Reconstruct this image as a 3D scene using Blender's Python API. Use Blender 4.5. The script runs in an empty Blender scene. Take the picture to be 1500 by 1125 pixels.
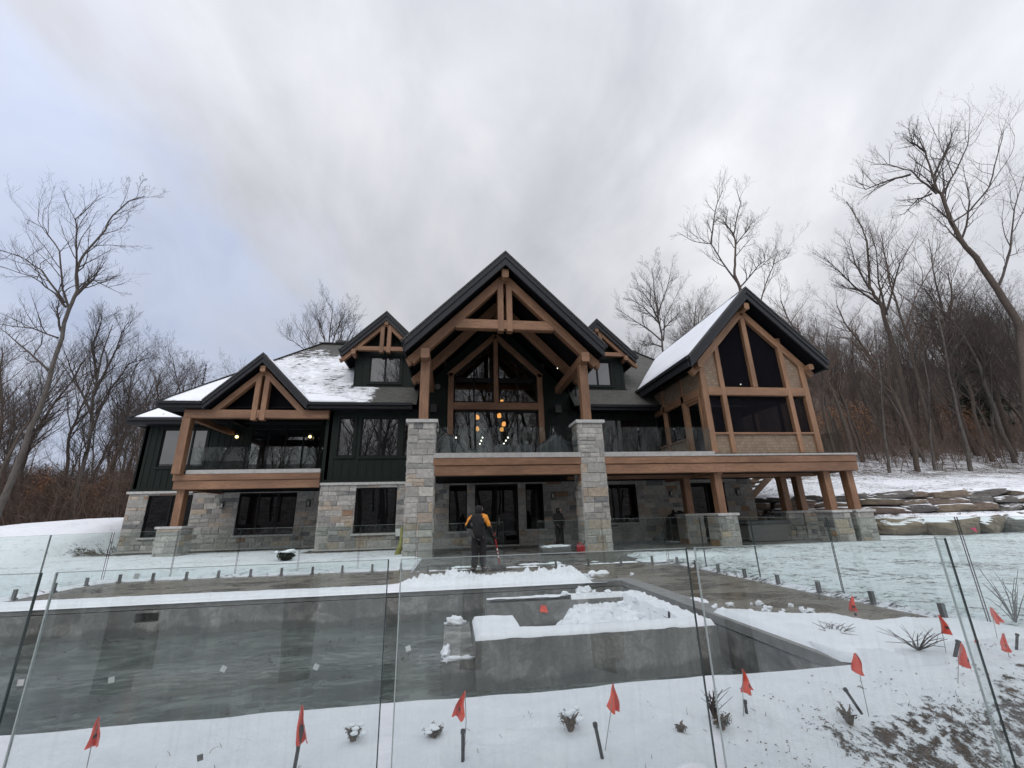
import bpy, bmesh, math, random
from mathutils import Vector, Matrix, noise, Quaternion
R = math.radians
# ------------------------------------------------------------------ camera
scene = bpy.context.scene
COL = scene.collection
AX_R = Vector((0.9911, -0.1305, -0.0257)).normalized()
AX_F = Vector((0.1322, 0.9453, 0.2984)).normalized()
AX_U = AX_R.cross(AX_F).normalized()
AX_R = AX_F.cross(AX_U).normalized()
EYE = Vector((0, 0, 1.43))
cam_d = bpy.data.cameras.new('camera'); cam = bpy.data.objects.new('camera', cam_d); COL.objects.link(cam)
cam_d.sensor_width = 36; cam_d.lens = 36 * 620 / 1500; cam_d.clip_start = .05; cam_d.clip_end = 2000
cam.matrix_world = Matrix.Translation(EYE) @ Matrix((AX_R, AX_U, -AX_F)).transposed().to_4x4()
scene.camera = cam
# ------------------------------------------------------------------ exposure, sky, sun
scene.view_settings.view_transform = 'Standard'; scene.view_settings.look = 'None'
scene.view_settings.exposure = 0.0; scene.view_settings.gamma = 1
SUN_EL, SUN_AZ = R(48), R(200)          # behind and a little left of the camera, hidden by cloud
world = bpy.data.worlds.new('World'); scene.world = world; world.use_nodes = True
wt = world.node_tree; wt.nodes.clear()
def WN(t, **k):
    n = wt.nodes.new(t)
    for a, b in k.items(): setattr(n, a, b)
    return n
def wramp(pts, src):
    r = WN('ShaderNodeValToRGB'); e = r.color_ramp.elements
    while len(e) < len(pts): e.new(.5)
    for q, (p, c) in zip(e, pts): q.position = p; q.color = (*c, 1)
    wt.links.new(src, r.inputs[0]); return r.outputs[0]
sky = WN('ShaderNodeTexSky', sky_type='NISHITA', sun_disc=False)
sky.sun_elevation = SUN_EL; sky.sun_rotation = SUN_AZ; sky.air_density = 1.3; sky.dust_density = 3
tc = WN('ShaderNodeTexCoord'); sep = WN('ShaderNodeSeparateXYZ'); wt.links.new(tc.outputs['Generated'], sep.inputs[0])
def wmath(op, a, b=None, c=None):
    m = WN('ShaderNodeMath', operation=op)
    for i, v in enumerate((a, b, c)):
        if v is None: continue
        if isinstance(v, (int, float)): m.inputs[i].default_value = v
        else: wt.links.new(v, m.inputs[i])
    return m.outputs[0]
# cloud deck: project the direction on a plane overhead so that clouds foreshorten to the horizon
zz = wmath('ADD', wmath('MAXIMUM', sep.outputs[2], 0.0), .55)
cx = wmath('DIVIDE', sep.outputs[0], zz); cy = wmath('DIVIDE', sep.outputs[1], zz)
cmb = WN('ShaderNodeCombineXYZ'); wt.links.new(cx, cmb.inputs[0]); wt.links.new(cy, cmb.inputs[1])
rot = WN('ShaderNodeMapping'); rot.inputs['Rotation'].default_value = (0, 0, R(-28)); rot.inputs['Scale'].default_value = (1.9, 1.25, 1)
rot.inputs['Location'].default_value = (5.3, 2.2, 0)
wt.links.new(cmb.outputs[0], rot.inputs[0])
n1 = WN('ShaderNodeTexNoise'); n1.inputs['Scale'].default_value = 1.3; n1.inputs['Detail'].default_value = 6; n1.inputs['Roughness'].default_value = .5; n1.inputs['Distortion'].default_value = .7
wt.links.new(rot.outputs[0], n1.inputs[0])
n2 = WN('ShaderNodeTexNoise'); n2.inputs['Scale'].default_value = 2.6; n2.inputs['Detail'].default_value = 6; n2.inputs['Roughness'].default_value = .55; n2.inputs['Distortion'].default_value = .3
wt.links.new(rot.outputs[0], n2.inputs[0])
nn = wmath('ADD', wmath('MULTIPLY', n1.outputs[0], .62), wmath('MULTIPLY', n2.outputs[0], .38))
cloud = wramp([(.32, (3.7, 3.75, 4.1)), (.45, (4.55, 4.6, 4.95)), (.56, (5.4, 5.45, 5.75)), (.70, (6.7, 6.75, 6.95))], nn)
# thin, blue-tinted part of the deck to the left of the house
thin = wramp([(.0, (2.6, 3.5, 5.6)), (.5, (4.1, 4.8, 6.5)), (1, (4.6, 5.0, 6.2))], n2.outputs[0])
gx = wmath('ADD', wmath('MULTIPLY', sep.outputs[0], -1.35), wmath('MULTIPLY', sep.outputs[2], -.75))
gm = wmath('ADD', gx, wmath('MULTIPLY', wmath('SUBTRACT', n1.outputs[0], .5), 2.2))
gmask = WN('ShaderNodeMapRange', interpolation_type='SMOOTHSTEP'); gmask.inputs[1].default_value = -.15; gmask.inputs[2].default_value = .55
gmask.inputs[3].default_value = 0; gmask.inputs[4].default_value = .7
wt.links.new(gm, gmask.inputs[0])
gfront = WN('ShaderNodeMapRange', interpolation_type='SMOOTHSTEP'); gfront.inputs[1].default_value = -.1; gfront.inputs[2].default_value = .35
wt.links.new(sep.outputs[1], gfront.inputs[0])
mx = WN('ShaderNodeMixRGB'); wt.links.new(wmath('MULTIPLY', gmask.outputs[0], gfront.outputs[0]), mx.inputs[0]); wt.links.new(cloud, mx.inputs[1]); wt.links.new(thin, mx.inputs[2])
# the sun side (behind the camera) and the zenith of an overcast sky are brighter
br = WN('ShaderNodeMapRange', interpolation_type='SMOOTHSTEP'); br.inputs[1].default_value = -.55; br.inputs[2].default_value = .75
br.inputs[3].default_value = 1.12; br.inputs[4].default_value = 2.3
wt.links.new(wmath('ADD', wmath('MULTIPLY', sep.outputs[1], -.72), wmath('MULTIPLY', sep.outputs[2], .62)), br.inputs[0])
mul = WN('ShaderNodeVectorMath', operation='SCALE'); wt.links.new(mx.outputs[0], mul.inputs[0]); wt.links.new(br.outputs[0], mul.inputs['Scale'])
mx2 = WN('ShaderNodeMixRGB'); mx2.inputs[0].default_value = .93; wt.links.new(sky.outputs[0], mx2.inputs[1]); wt.links.new(mul.outputs[0], mx2.inputs[2])
bg = WN('ShaderNodeBackground'); bg.inputs[1].default_value = .105; wt.links.new(mx2.outputs[0], bg.inputs[0])
wo = WN('ShaderNodeOutputWorld'); wt.links.new(bg.outputs[0], wo.inputs[0])
sl = bpy.data.lights.new('sun', 'SUN'); sl.energy = .9; sl.angle = R(35); sl.color = (1, .97, .93)
so = bpy.data.objects.new('sun', sl); COL.objects.link(so)
sd = Vector((math.sin(SUN_AZ) * math.cos(SUN_EL), math.cos(SUN_AZ) * math.cos(SUN_EL), math.sin(SUN_EL)))
so.rotation_euler = sd.to_track_quat('Z', 'Y').to_euler(); so.location = (0, -20, 30)

# ------------------------------------------------------------------ helpers
def ray(px, py): return AX_F + AX_R * ((px - 750) / 620) + AX_U * ((562.5 - py) / 620)
def atY(px, py, Y):
    d = ray(px, py); return EYE + d * (Y / d.y)
def atZ(px, py, z):
    d = ray(px, py); return EYE + d * ((z - EYE.z) / d.z)
def sm(a, b, x):
    if a == b: return 1. if x > a else 0.
    t = max(0, min(1, (x - a) / (b - a))); return t * t * (3 - 2 * t)
def fbm(x, y, z=0, o=4, s=1.):
    return noise.fractal(Vector((x * s, y * s, z)), 1.0, 2.0, o)
def tag(o, label=None, cat=None, group=None, kind=None):
    if label: o['label'] = label
    if cat: o['category'] = cat
    if group: o['group'] = group
    if kind: o['kind'] = kind
    return o
def empty(name, loc, label, cat, group=None, parent=None):
    o = bpy.data.objects.new(name, None); COL.objects.link(o); o.location = loc; o.empty_display_size = .2
    tag(o, label, cat, group); return o

class MB:
    def __init__(s): s.v = []; s.f = []; s.uv = []; s.c = []
    def poly(s, pts, uv=None, c=(1, 1, 1)):
        b = len(s.v); s.v += [tuple(p) for p in pts]; s.f.append(tuple(range(b, b + len(pts))))
        s.uv.append(uv or [(0, 0)] * len(pts)); s.c.append(c)
    def box(s, p0, p1, c=(1, 1, 1), skip=''):
        x0, y0, z0 = p0; x1, y1, z1 = p1
        L = 0 if abs(x1-x0) >= max(abs(y1-y0), abs(z1-z0)) else (1 if abs(y1-y0) >= abs(z1-z0) else 2)
        o = random.random() * 50
        def uvs(P): return [(q[L] + o, q[(L+1) % 3] + q[(L+2) % 3] + o) for q in P]
        F = dict(b=[(x0,y0,z0),(x0,y1,z0),(x1,y1,z0),(x1,y0,z0)], t=[(x0,y0,z1),(x1,y0,z1),(x1,y1,z1),(x0,y1,z1)],
                 f=[(x0,y0,z0),(x1,y0,z0),(x1,y0,z1),(x0,y0,z1)], k=[(x1,y1,z0),(x0,y1,z0),(x0,y1,z1),(x1,y1,z1)],
                 l=[(x0,y1,z0),(x0,y0,z0),(x0,y0,z1),(x0,y1,z1)], r=[(x1,y0,z0),(x1,y1,z0),(x1,y1,z1),(x1,y0,z1)])
        for k, P in F.items():
            if k not in skip: s.poly(P, uvs(P), c)
    def beam(s, a, b, w, h, up=(0, 0, 1), c=(1, 1, 1), ch=.02):
        """timber from a to b: w sideways, h along up, small chamfers"""
        a = Vector(a); b = Vector(b); d = (b - a); L = d.length; d.normalize(); up = Vector(up)
        side = d.cross(up).normalized(); up = side.cross(d).normalized()
        w /= 2; h /= 2; ch = min(ch, w * .4, h * .4)
        ring = [(-w+ch,-h),(w-ch,-h),(w,-h+ch),(w,h-ch),(w-ch,h),(-w+ch,h),(-w,h-ch),(-w,-h+ch)]
        o = random.random() * 50; A = [a + side * x + up * y for x, y in ring]; B = [q + d * L for q in A]
        per = 0
        for i in range(8):
            j = (i + 1) % 8; l = (A[j] - A[i]).length
            s.poly([A[i], A[j], B[j], B[i]], [(o, per + o), (o, per + l + o), (L + o, per + l + o), (L + o, per + o)], c); per += l
        s.poly(A[::-1], [(q[0] * .3 + o, q[1] + o) for q in ring][::-1], c); s.poly(B, [(q[0] * .3 + o, q[1] + o) for q in ring], c)
    def tube(s, pts, rad, k=6, c=(1, 1, 1), cap=True):
        pts = [Vector(p) for p in pts]
        if not isinstance(rad, (list, tuple)): rad = [rad] * len(pts)
        b = len(s.v); n = len(pts); ref = None
        for i, p in enumerate(pts):
            t = (pts[min(i+1, n-1)] - pts[max(i-1, 0)])
            if t.length < 1e-9: t = Vector((0, 0, 1))
            t.normalize()
            if ref is None: ref = t.orthogonal().normalized()
            ref = (ref - t * ref.dot(t)); ref = ref.normalized() if ref.length > 1e-6 else t.orthogonal().normalized()
            q = t.cross(ref)
            for j in range(k):
                a = 2 * math.pi * j / k; s.v.append(tuple(p + (ref * math.cos(a) + q * math.sin(a)) * rad[i]))
        for i in range(n - 1):
            for j in range(k):
                j2 = (j + 1) % k
                s.f.append((b + i*k + j, b + i*k + j2, b + (i+1)*k + j2, b + (i+1)*k + j)); s.uv.append([(i, j), (i, j+1), (i+1, j+1), (i+1, j)]); s.c.append(c)
        if cap:
            s.f.append(tuple(b + j for j in range(k))[::-1]); s.uv.append([(0, 0)] * k); s.c.append(c)
            s.f.append(tuple(b + (n-1)*k + j for j in range(k))); s.uv.append([(0, 0)] * k); s.c.append(c)
    def prism(s, poly, y0, y1, axis='y', c=(1, 1, 1)):
        """poly of (u,z) extruded along y (or x)"""
        def P(u, z, t): return (u, t, z) if axis == 'y' else (t, u, z)
        A = [P(u, z, y0) for u, z in poly]; B = [P(u, z, y1) for u, z in poly]; n = len(poly)
        s.poly(A, [(u, z) for u, z in poly], c); s.poly(B[::-1], [(u, z) for u, z in poly][::-1], c)
        for i in range(n):
            j = (i+1) % n; l = math.dist(poly[i], poly[j])
            s.poly([A[i], B[i], B[j], A[j]], [(y0, 0), (y1, 0), (y1, l), (y0, l)], c)
    def blob(s, ctr, rx, ry, rz, seed, amp=.25, n=10, m=7, c=(1, 1, 1), freq=1.3, zmin=None, sq=3):
        ctr = Vector(ctr); b = len(s.v)
        for i in range(m + 1):
            th = math.pi * i / m
            for j in range(n):
                ph = 2 * math.pi * j / n
                d = Vector((math.sin(th) * math.cos(ph), math.sin(th) * math.sin(ph), math.cos(th)))
                # squarish superellipsoid
                k = (abs(d.x)**sq + abs(d.y)**sq + abs(d.z)**sq) ** (-1/sq)
                f = (1 + amp * noise.noise(d * freq + Vector((seed, seed * 1.7, 0)))) * (k * .6 + .4 if sq == 3 else k)
                p = ctr + Vector((d.x * rx * f, d.y * ry * f, d.z * rz * f))
                if zmin is not None: p.z = max(p.z, zmin)
                s.v.append(tuple(p))
        for i in range(m):
            for j in range(n):
                j2 = (j+1) % n
                s.f.append((b+i*n+j, b+(i+1)*n+j, b+(i+1)*n+j2, b+i*n+j2)); s.uv.append([(0, 0)] * 4); s.c.append(c)
    def build(s, name, mat, parent=None, smooth=False, loc=None):
        me = bpy.data.meshes.new(name); me.from_pydata(s.v, [], s.f)
        uvl = me.uv_layers.new(name='UVMap'); flat = [x for f in s.uv for q in f for x in q]
        if len(flat) == len(uvl.data) * 2: uvl.data.foreach_set('uv', flat)
        ca = me.color_attributes.new(name='Col', type='BYTE_COLOR', domain='CORNER'); cc = []
        for f, c in zip(s.f, s.c): cc += [c[0], c[1], c[2], 1] * len(f)
        ca.data.foreach_set('color', cc)
        me.materials.append(mat)
        if smooth: me.polygons.foreach_set('use_smooth', [True] * len(me.polygons))
        me.update()
        o = bpy.data.objects.new(name, me); COL.objects.link(o)
        if parent:
            o.parent = parent
            P = Vector((0, 0, 0)); q = parent
            while q: P += q.location; q = q.parent
            me.transform(Matrix.Translation(-P))
        elif loc is not None:
            o.location = loc; me.transform(Matrix.Translation(-Vector(loc)))
        return o

def copy_thing(root, loc, rz=0, scale=1, label=None):
    r = root.copy(); COL.objects.link(r); r.location = loc; r.rotation_euler = (0, 0, rz); r.scale = (scale,) * 3
    if label: r['label'] = label
    for ch in root.children:
        c = ch.copy(); COL.objects.link(c); c.parent = r
        for g in ch.children:
            d = g.copy(); COL.objects.link(d); d.parent = c
    return r

# ------------------------------------------------------------------ materials
class MT:
    def __init__(s, name):
        s.m = bpy.data.materials.new(name); s.m.use_nodes = True; s.t = s.m.node_tree
        s.p = s.t.nodes['Principled BSDF']; s.out = s.t.nodes['Material Output']; s.tcn = None
    def n(s, t, **k):
        q = s.t.nodes.new(t)
        for a, b in k.items():
            if a.startswith('i_'):
                key = a[2:]; key = int(key) if key.isdigit() else key
                q.inputs[key].default_value = b
            else: setattr(q, a, b)
        return q
    def l(s, a, b): s.t.links.new(a, b); return b
    def co(s, kind='Object', scale=(1, 1, 1), rot=(0, 0, 0)):
        if not s.tcn: s.tcn = s.n('ShaderNodeTexCoord')
        mp = s.n('ShaderNodeMapping'); mp.inputs['Scale'].default_value = scale; mp.inputs['Rotation'].default_value = rot
        s.l(s.tcn.outputs[kind], mp.inputs[0]); return mp.outputs[0]
    def noise(s, vec, scale, detail=4, rough=.55, dist=0):
        q = s.n('ShaderNodeTexNoise'); q.inputs['Scale'].default_value = scale; q.inputs['Detail'].default_value = detail
        q.inputs['Roughness'].default_value = rough; q.inputs['Distortion'].default_value = dist; s.l(vec, q.inputs[0]); return q.outputs[0]
    def ramp(s, src, pts, interp='LINEAR'):
        r = s.n('ShaderNodeValToRGB'); r.color_ramp.interpolation = interp; e = r.color_ramp.elements
        while len(e) < len(pts): e.new(.5)
        for q, (p, c) in zip(e, pts):
            q.position = p; q.color = (*c, 1) if isinstance(c, (tuple, list)) else (c, c, c, 1)
        s.l(src, r.inputs[0]); return r.outputs[0]
    def math(s, op, a, b=None, c=None):
        m = s.n('ShaderNodeMath', operation=op)
        for i, v in enumerate((a, b, c)):
            if v is None: continue
            if isinstance(v, (int, float)): m.inputs[i].default_value = v
            else: s.l(v, m.inputs[i])
        return m.outputs[0]
    def mix(s, f, a, b, mode='MIX'):
        m = s.n('ShaderNodeMixRGB', blend_type=mode)
        for i, v in enumerate((f, a, b)):
            if isinstance(v, (int, float)): m.inputs[i].default_value = v if i == 0 else (v, v, v, 1)
            elif isinstance(v, tuple): m.inputs[i].default_value = (*v, 1)
            else: s.l(v, m.inputs[i])
        return m.outputs[0]
    def col(s, v):
        if isinstance(v, tuple): s.p.inputs['Base Color'].default_value = (*v, 1)
        else: s.l(v, s.p.inputs['Base Color'])
    def rough(s, v):
        if isinstance(v, (int, float)): s.p.inputs['Roughness'].default_value = v
        else: s.l(v, s.p.inputs['Roughness'])
    def bump(s, h, strength=.3, dist=.02):
        b = s.n('ShaderNodeBump'); b.inputs['Strength'].default_value = strength; b.inputs['Distance'].default_value = dist
        s.l(h, b.inputs['Height']); s.l(b.outputs[0], s.p.inputs['Normal'])
    def attr(s):
        a = s.n('ShaderNodeAttribute'); a.attribute_name = 'Col'; return a.outputs['Color']
def rescale(c, k): return tuple(min(1, x * k) for x in c)
def plain(name, c, rough=.5, metal=0, var=.15, sc=6, spec=None):
    m = MT(name); n = m.noise(m.co(), sc, 5); m.col(m.ramp(n, [(.3, rescale(c, 1-var)), (.7, rescale(c, 1+var))])); m.rough(rough)
    m.p.inputs['Metallic'].default_value = metal
    if spec is not None: m.p.inputs['Specular IOR Level'].default_value = spec
    return m.m
M = {}
# cedar timber
def wood(name, dark, light, knot=True):
    m = MT(name); uv = m.co('UV', (.9, 9, 1)); oi = m.n('ShaderNodeObjectInfo'); g = m.noise(uv, 2.2, 7, .72, .6); g2 = m.noise(m.co('UV', (.35, 1.2, 1)), 1.0, 3)
    c = m.ramp(g, [(.30, dark), (.52, tuple((a_+b_*2)/3 for a_, b_ in zip(dark, light))), (.70, light)]); c = m.mix(m.ramp(g2, [(.35, .0), (.65, .75)]), c, rescale(dark, .9))
    if knot:
        v = m.n('ShaderNodeTexVoronoi'); v.inputs['Scale'].default_value = 2.1; m.l(m.co('UV', (.8, 2.2, 1)), v.inputs[0])
        k = m.ramp(v.outputs['Distance'], [(.04, 1), (.11, 0)]); c = m.mix(m.math('MULTIPLY', k, .85), c, (.07, .03, .015))
    m.col(c); m.rough(.62); m.bump(g, .25, .01); return m.m
M['cedar'] = wood('cedar_timber', (.125, .062, .033), (.335, .182, .102))
M['cedar2'] = wood('cedar_frame', (.16, .084, .044), (.375, .21, .118))
M['stair_wood'] = wood('stair_wood', (.20, .12, .07), (.36, .23, .14))
# stone: own colour per stone in Col
m = MT('field_stone'); n = m.noise(m.co(), 9, 7, .65); nb = m.noise(m.co(), 2.2, 4)
c = m.mix(1, m.attr(), m.ramp(n, [(.25, .62), (.75, 1.25)]), 'MULTIPLY'); c = m.mix(m.ramp(nb, [(.5, 0), (.75, .3)]), c, (.30, .27, .22))
m.col(c); m.rough(.85); m.bump(m.noise(m.co(), 14, 8, .7), .7, .03); M['stone'] = m.m
m = MT('mortar'); n = m.noise(m.co(), 25, 5); m.col(m.ramp(n, [(.3, (.33, .325, .31)), (.7, (.45, .44, .42))])); m.rough(.95); m.bump(n, .4, .01); M['mortar'] = m.m
m = MT('cut_limestone'); n = m.noise(m.co(), 7, 6); m.col(m.ramp(n, [(.3, (.34, .34, .33)), (.7, (.50, .50, .48))])); m.rough(.8); m.bump(n, .3, .01); M['cap'] = m.m
# siding
m = MT('dark_green_siding'); n = m.noise(m.co(scale=(3, 3, .5)), 3, 5); m.col(m.ramp(n, [(.3, (.0062, .0102, .0085)), (.7, (.0105, .0165, .0138))])); m.rough(.55)
m.bump(m.noise(m.co(scale=(12, 12, .8)), 3, 4), .15, .005); m.p.inputs['Specular IOR Level'].default_value = .16; M['siding'] = m.m
M['soffit'] = plain('dark_soffit', (.006, .0065, .009), .7, spec=.1)
M['trim'] = plain('charcoal_trim', (.022, .0235, .028), .5, spec=.25)
M['gutter'] = plain('black_gutter', (.012, .013, .016), .45, spec=.25)
M['frame'] = plain('black_window_frame', (.007, .007, .008), .45, spec=.2)
M['fascia'] = plain('grey_deck_edge', (.36, .35, .335), .5)
M['black'] = plain('black_metal', (.012, .012, .012), .4)
M['steel'] = plain('brushed_steel', (.19, .19, .19), .38, .8)
m = MT('roof_shingle')
def shingle_tex(m, sc=1.0):
    t = m.co(); s = m.n('ShaderNodeSeparateXYZ'); m.l(t, s.inputs[0])
    u = m.math('ADD', s.outputs[0], s.outputs[1]); cb = m.n('ShaderNodeCombineXYZ'); m.l(u, cb.inputs[0]); m.l(s.outputs[2], cb.inputs[1])
    b = m.n('ShaderNodeTexBrick'); b.inputs['Scale'].default_value = 1; b.inputs['Brick Width'].default_value = .30 * sc; b.inputs['Row Height'].default_value = .105 * sc
    b.inputs['Mortar Size'].default_value = .012 * sc; b.inputs['Mortar Smooth'].default_value = .3; b.offset = .37; b.inputs['Bias'].default_value = 0
    m.l(cb.outputs[0], b.inputs[0]); return b, s, cb
b, sp, cb = shingle_tex(m)
b.inputs['Color1'].default_value = (.048, .048, .046, 1); b.inputs['Color2'].default_value = (.10, .10, .094, 1); b.inputs['Mortar'].default_value = (.022, .022, .022, 1)
shc = m.mix(m.noise(m.co(), 1.4, 4), b.outputs[0], rescale((.075, .075, .066), 1), 'MIX')
# snow lying on the shingles left of the left dormer and near the right-hand valley, scoured near the ridge
nz = m.noise(m.co(scale=(.8, .8, 1)), 1.1, 5, .6); nf = m.noise(m.co(scale=(1.2, 1.2, 6)), 2.2, 6, .65)
X = sp.outputs[0]; Z = sp.outputs[2]
edge = m.math('SUBTRACT', m.math('ADD', -6.35, m.math('MULTIPLY', m.math('SUBTRACT', Z, 7.5), .12)), X)
edge = m.math('ADD', edge, m.math('MULTIPLY', m.math('SUBTRACT', nf, .5), 1.6))
rowk = m.math('MODULO', m.math('ADD', Z, 50), .105); rowk = m.math('MULTIPLY', m.math('LESS_THAN', rowk, .022), .22)
top = m.math('MULTIPLY', m.math('MAXIMUM', m.math('SUBTRACT', Z, 11.2), 0), .30)
cov = m.math('SUBTRACT', m.math('SUBTRACT', m.math('ADD', .60, m.math('MULTIPLY', m.math('SUBTRACT', nz, .5), .8)), top), rowk)
cov = m.math('ADD', cov, m.math('MULTIPLY', m.math('SUBTRACT', nf, .5), 1.1))
mk1 = m.math('MULTIPLY', m.ramp(edge, [(.46, 0), (.56, 1)]), m.ramp(cov, [(.40, 0), (.50, 1)]))
edge = None
rgt = m.math('SUBTRACT', m.math('ADD', X, m.math('MULTIPLY', nf, 2.2)), m.math('ADD', 12.6, m.math('MULTIPLY', m.math('SUBTRACT', Z, 7.5), .32)))
mk2 = m.ramp(rgt, [(.05, 0), (.35, 1)])
mask = m.math('MAXIMUM', mk1, mk2)
snow_c = (.80, .83, .88)
m.col(m.mix(mask, shc, snow_c)); m.rough(m.mix(mask, .8, .6))
m.bump(m.math('ADD', m.math('MULTIPLY', b.outputs['Fac'], -.5), m.math('MULTIPLY', mask, 1.4)), .6, .03); M['roof'] = m.m
m = MT('bare_shingle'); b, sp, cb = shingle_tex(m); b.inputs['Color1'].default_value = (.04, .041, .042, 1); b.inputs['Color2'].default_value = (.075, .075, .075, 1); b.inputs['Mortar'].default_value = (.02, .02, .02, 1)
m.col(b.outputs[0]); m.rough(.8); m.bump(b.outputs['Fac'], -.4, .02); M['shingle'] = m.m
m = MT('cedar_shingle'); b, sp, cb = shingle_tex(m, 1.35); b.inputs['Brick Width'].default_value = .19; b.inputs['Mortar Size'].default_value = .007; b.inputs['Color1'].default_value = (.19, .130, .085, 1); b.inputs['Color2'].default_value = (.27, .20, .14, 1); b.inputs['Mortar'].default_value = (.085, .058, .040, 1)
sn = m.noise(m.co(scale=(6, 6, .8)), 4, 5); m.col(m.mix(m.math('MULTIPLY', sn, .5), b.outputs[0], (.18, .145, .11))); m.rough(.8); m.bump(b.outputs['Fac'], -.5, .02); M['cshingle'] = m.m
# snow
def snowmat(name, tint=(.83, .86, .90), sc=1.0, bs=.35):
    m = MT(name); n = m.noise(m.co(), 3 * sc, 6, .6); n2 = m.noise(m.co(), 40 * sc, 4, .6)
    m.col(m.ramp(n, [(.3, rescale(tint, .93)), (.7, rescale(tint, 1.03))])); m.rough(.65)
    m.p.inputs['Subsurface Weight'].default_value = .0
    m.bump(m.math('ADD', n, m.math('MULTIPLY', n2, .25)), bs, .05); return m.m
M['snow'] = snowmat('clean_snow')
M['snowroof'] = snowmat('roof_snow', (.80, .83, .89), .5, .2)
# ground: snow over frozen lawn, brown leaf litter in the woods (Col.r = snow cover, Col.g = mulch)
m = MT('snowy_ground'); a = m.attr(); sc_ = m.n('ShaderNodeSeparateColor'); m.l(a, sc_.inputs[0])
nA = m.noise(m.co(scale=(1.2, 1.45, 1), rot=(0, 0, .5)), 2.9, 8, .72, .25); nB = m.noise(m.co(), .7, 4); nC = m.noise(m.co(scale=(1.0, 1.5, 1), rot=(0, 0, .5)), 12, 7, .75)
nmix = m.math('ADD', m.math('MULTIPLY', nA, .36), m.math('ADD', m.math('MULTIPLY', nC, .50), m.math('MULTIPLY', nB, .14)))
d = m.math('SUBTRACT', nmix, m.math('SUBTRACT', 1.02, sc_.outputs[0]))      # snow where noise > 1.02 - cover
sm_ = m.ramp(m.math('ADD', m.math('MULTIPLY', d, 8), .5), [(.35, 0), (.65, 1)])
soil = m.ramp(nC, [(.3, (.035, .032, .024)), (.5, (.075, .07, .045)), (.7, (.13, .11, .075))])
litter = m.ramp(m.noise(m.co(), 5, 7, .75), [(.3, (.03, .021, .016)), (.5, (.068, .046, .033)), (.68, (.13, .08, .05))])
soil = m.mix(sc_.outputs[1], soil, litter)
nD = m.noise(m.co(), 55, 4, .7); sn = m.mix(m.ramp(nD, [(.35, .35), (.5, 0)]), m.ramp(nA, [(.3, (.76, .80, .85)), (.7, (.86, .88, .92))]), (.70, .74, .79))
m.col(m.mix(sm_, soil, sn)); m.rough(.75)
m.bump(m.math('ADD', m.math('MULTIPLY', sm_, .8), m.math('ADD', nA, m.math('ADD', m.math('MULTIPLY', nC, .6), m.math('MULTIPLY', nD, .12)))), .7, .05); M['ground'] = m.m
# wet stone paving, pool plaster
m = MT('wet_paving'); t = m.co(); b = m.n('ShaderNodeTexBrick'); b.inputs['Scale'].default_value = 1; b.inputs['Brick Width'].default_value = 1.2; b.inputs['Row Height'].default_value = .6; b.inputs['Mortar Size'].default_value = .006
b.inputs['Color1'].default_value = (.17, .155, .128, 1); b.inputs['Color2'].default_value = (.215, .195, .16, 1); b.inputs['Mortar'].default_value = (.055, .05, .042, 1); m.l(t, b.inputs[0])
nw = m.noise(m.co(scale=(.7, 1.3, 1)), 1.1, 6, .6, .8); wet = m.ramp(nw, [(.42, 0), (.56, 1)])
c = m.mix(m.math('MULTIPLY', wet, .55), b.outputs[0], (.085, .073, .055)); c = m.mix(m.ramp(m.noise(m.co(), .8, 5), [(.5, 0), (.8, .5)]), c, (.20, .19, .175))
m.col(c); m.rough(m.mix(wet, .45, .10)); m.bump(m.noise(m.co(), 22, 5), .12, .01); M['paving'] = m.m
m = MT('coping_concrete'); n = m.noise(m.co(), 5, 7, .65); m.col(m.ramp(n, [(.3, (.15, .15, .145)), (.7, (.27, .27, .26))])); m.rough(.7); m.bump(n, .3, .01); M['coping'] = m.m
m = MT('pool_plaster'); n = m.noise(m.co(scale=(1, 1, .5)), 1.3, 7, .65, 1.2); n2 = m.noise(m.co(scale=(3, 3, .4)), 3, 5)
v = m.noise(m.co(), .9, 3, .5, 2.5); c = m.ramp(n, [(.34, (.15, .153, .143)), (.5, (.28, .28, .262)), (.66, (.42, .415, .39))])
c = m.mix(m.ramp(v, [(.50, 0), (.53, .45)]), c, (.10, .105, .10)); c = m.mix(m.ramp(n2, [(.5, 0), (.8, .25)]), c, (.28, .28, .27))
sz = m.n('ShaderNodeSeparateXYZ'); m.l(m.co(), sz.inputs[0])
wl = m.math('ADD', sz.outputs[2], m.math('MULTIPLY', m.math('SUBTRACT', m.noise(m.co(scale=(1, 1, .2)), .9, 5, .6), .5), .5))
c = m.mix(m.ramp(m.math('ADD', wl, 1.0), [(.54, .62), (.60, 0)]), c, (.035, .040, .038))   # wetted band above the water
st3 = m.noise(m.co(scale=(7, 7, .25)), 2, 5, .7); c = m.mix(m.ramp(st3, [(.55, 0), (.75, .35)]), c, (.06, .062, .06))
fn = m.noise(m.co(), 26, 6, .7); c = m.mix(m.ramp(fn, [(.42, .35), (.62, 0)]), c, (.07, .072, .068))
sp2 = m.noise(m.co(scale=(1, 1, 1.6)), 2.3, 4, .5, 1.4); c = m.mix(m.ramp(sp2, [(.55, 0), (.565, .38), (.66, .38), (.675, 0)]), c, (.10, .105, .10))
m.col(c); m.rough(m.ramp(sp2, [(.5, .8), (.6, .35)])); m.bump(m.math('ADD', n, m.math('MULTIPLY', fn, .6)), .35, .012); M['plaster'] = m.m
m = MT('pool_floor'); n = m.noise(m.co(scale=(1, 2, 1)), 1.3, 6, .6, .8); m.col(m.ramp(n, [(.3, (.055, .068, .065)), (.5, (.085, .105, .10)), (.7, (.12, .15, .145))])); m.rough(.8); M['poolfloor'] = m.m
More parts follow.
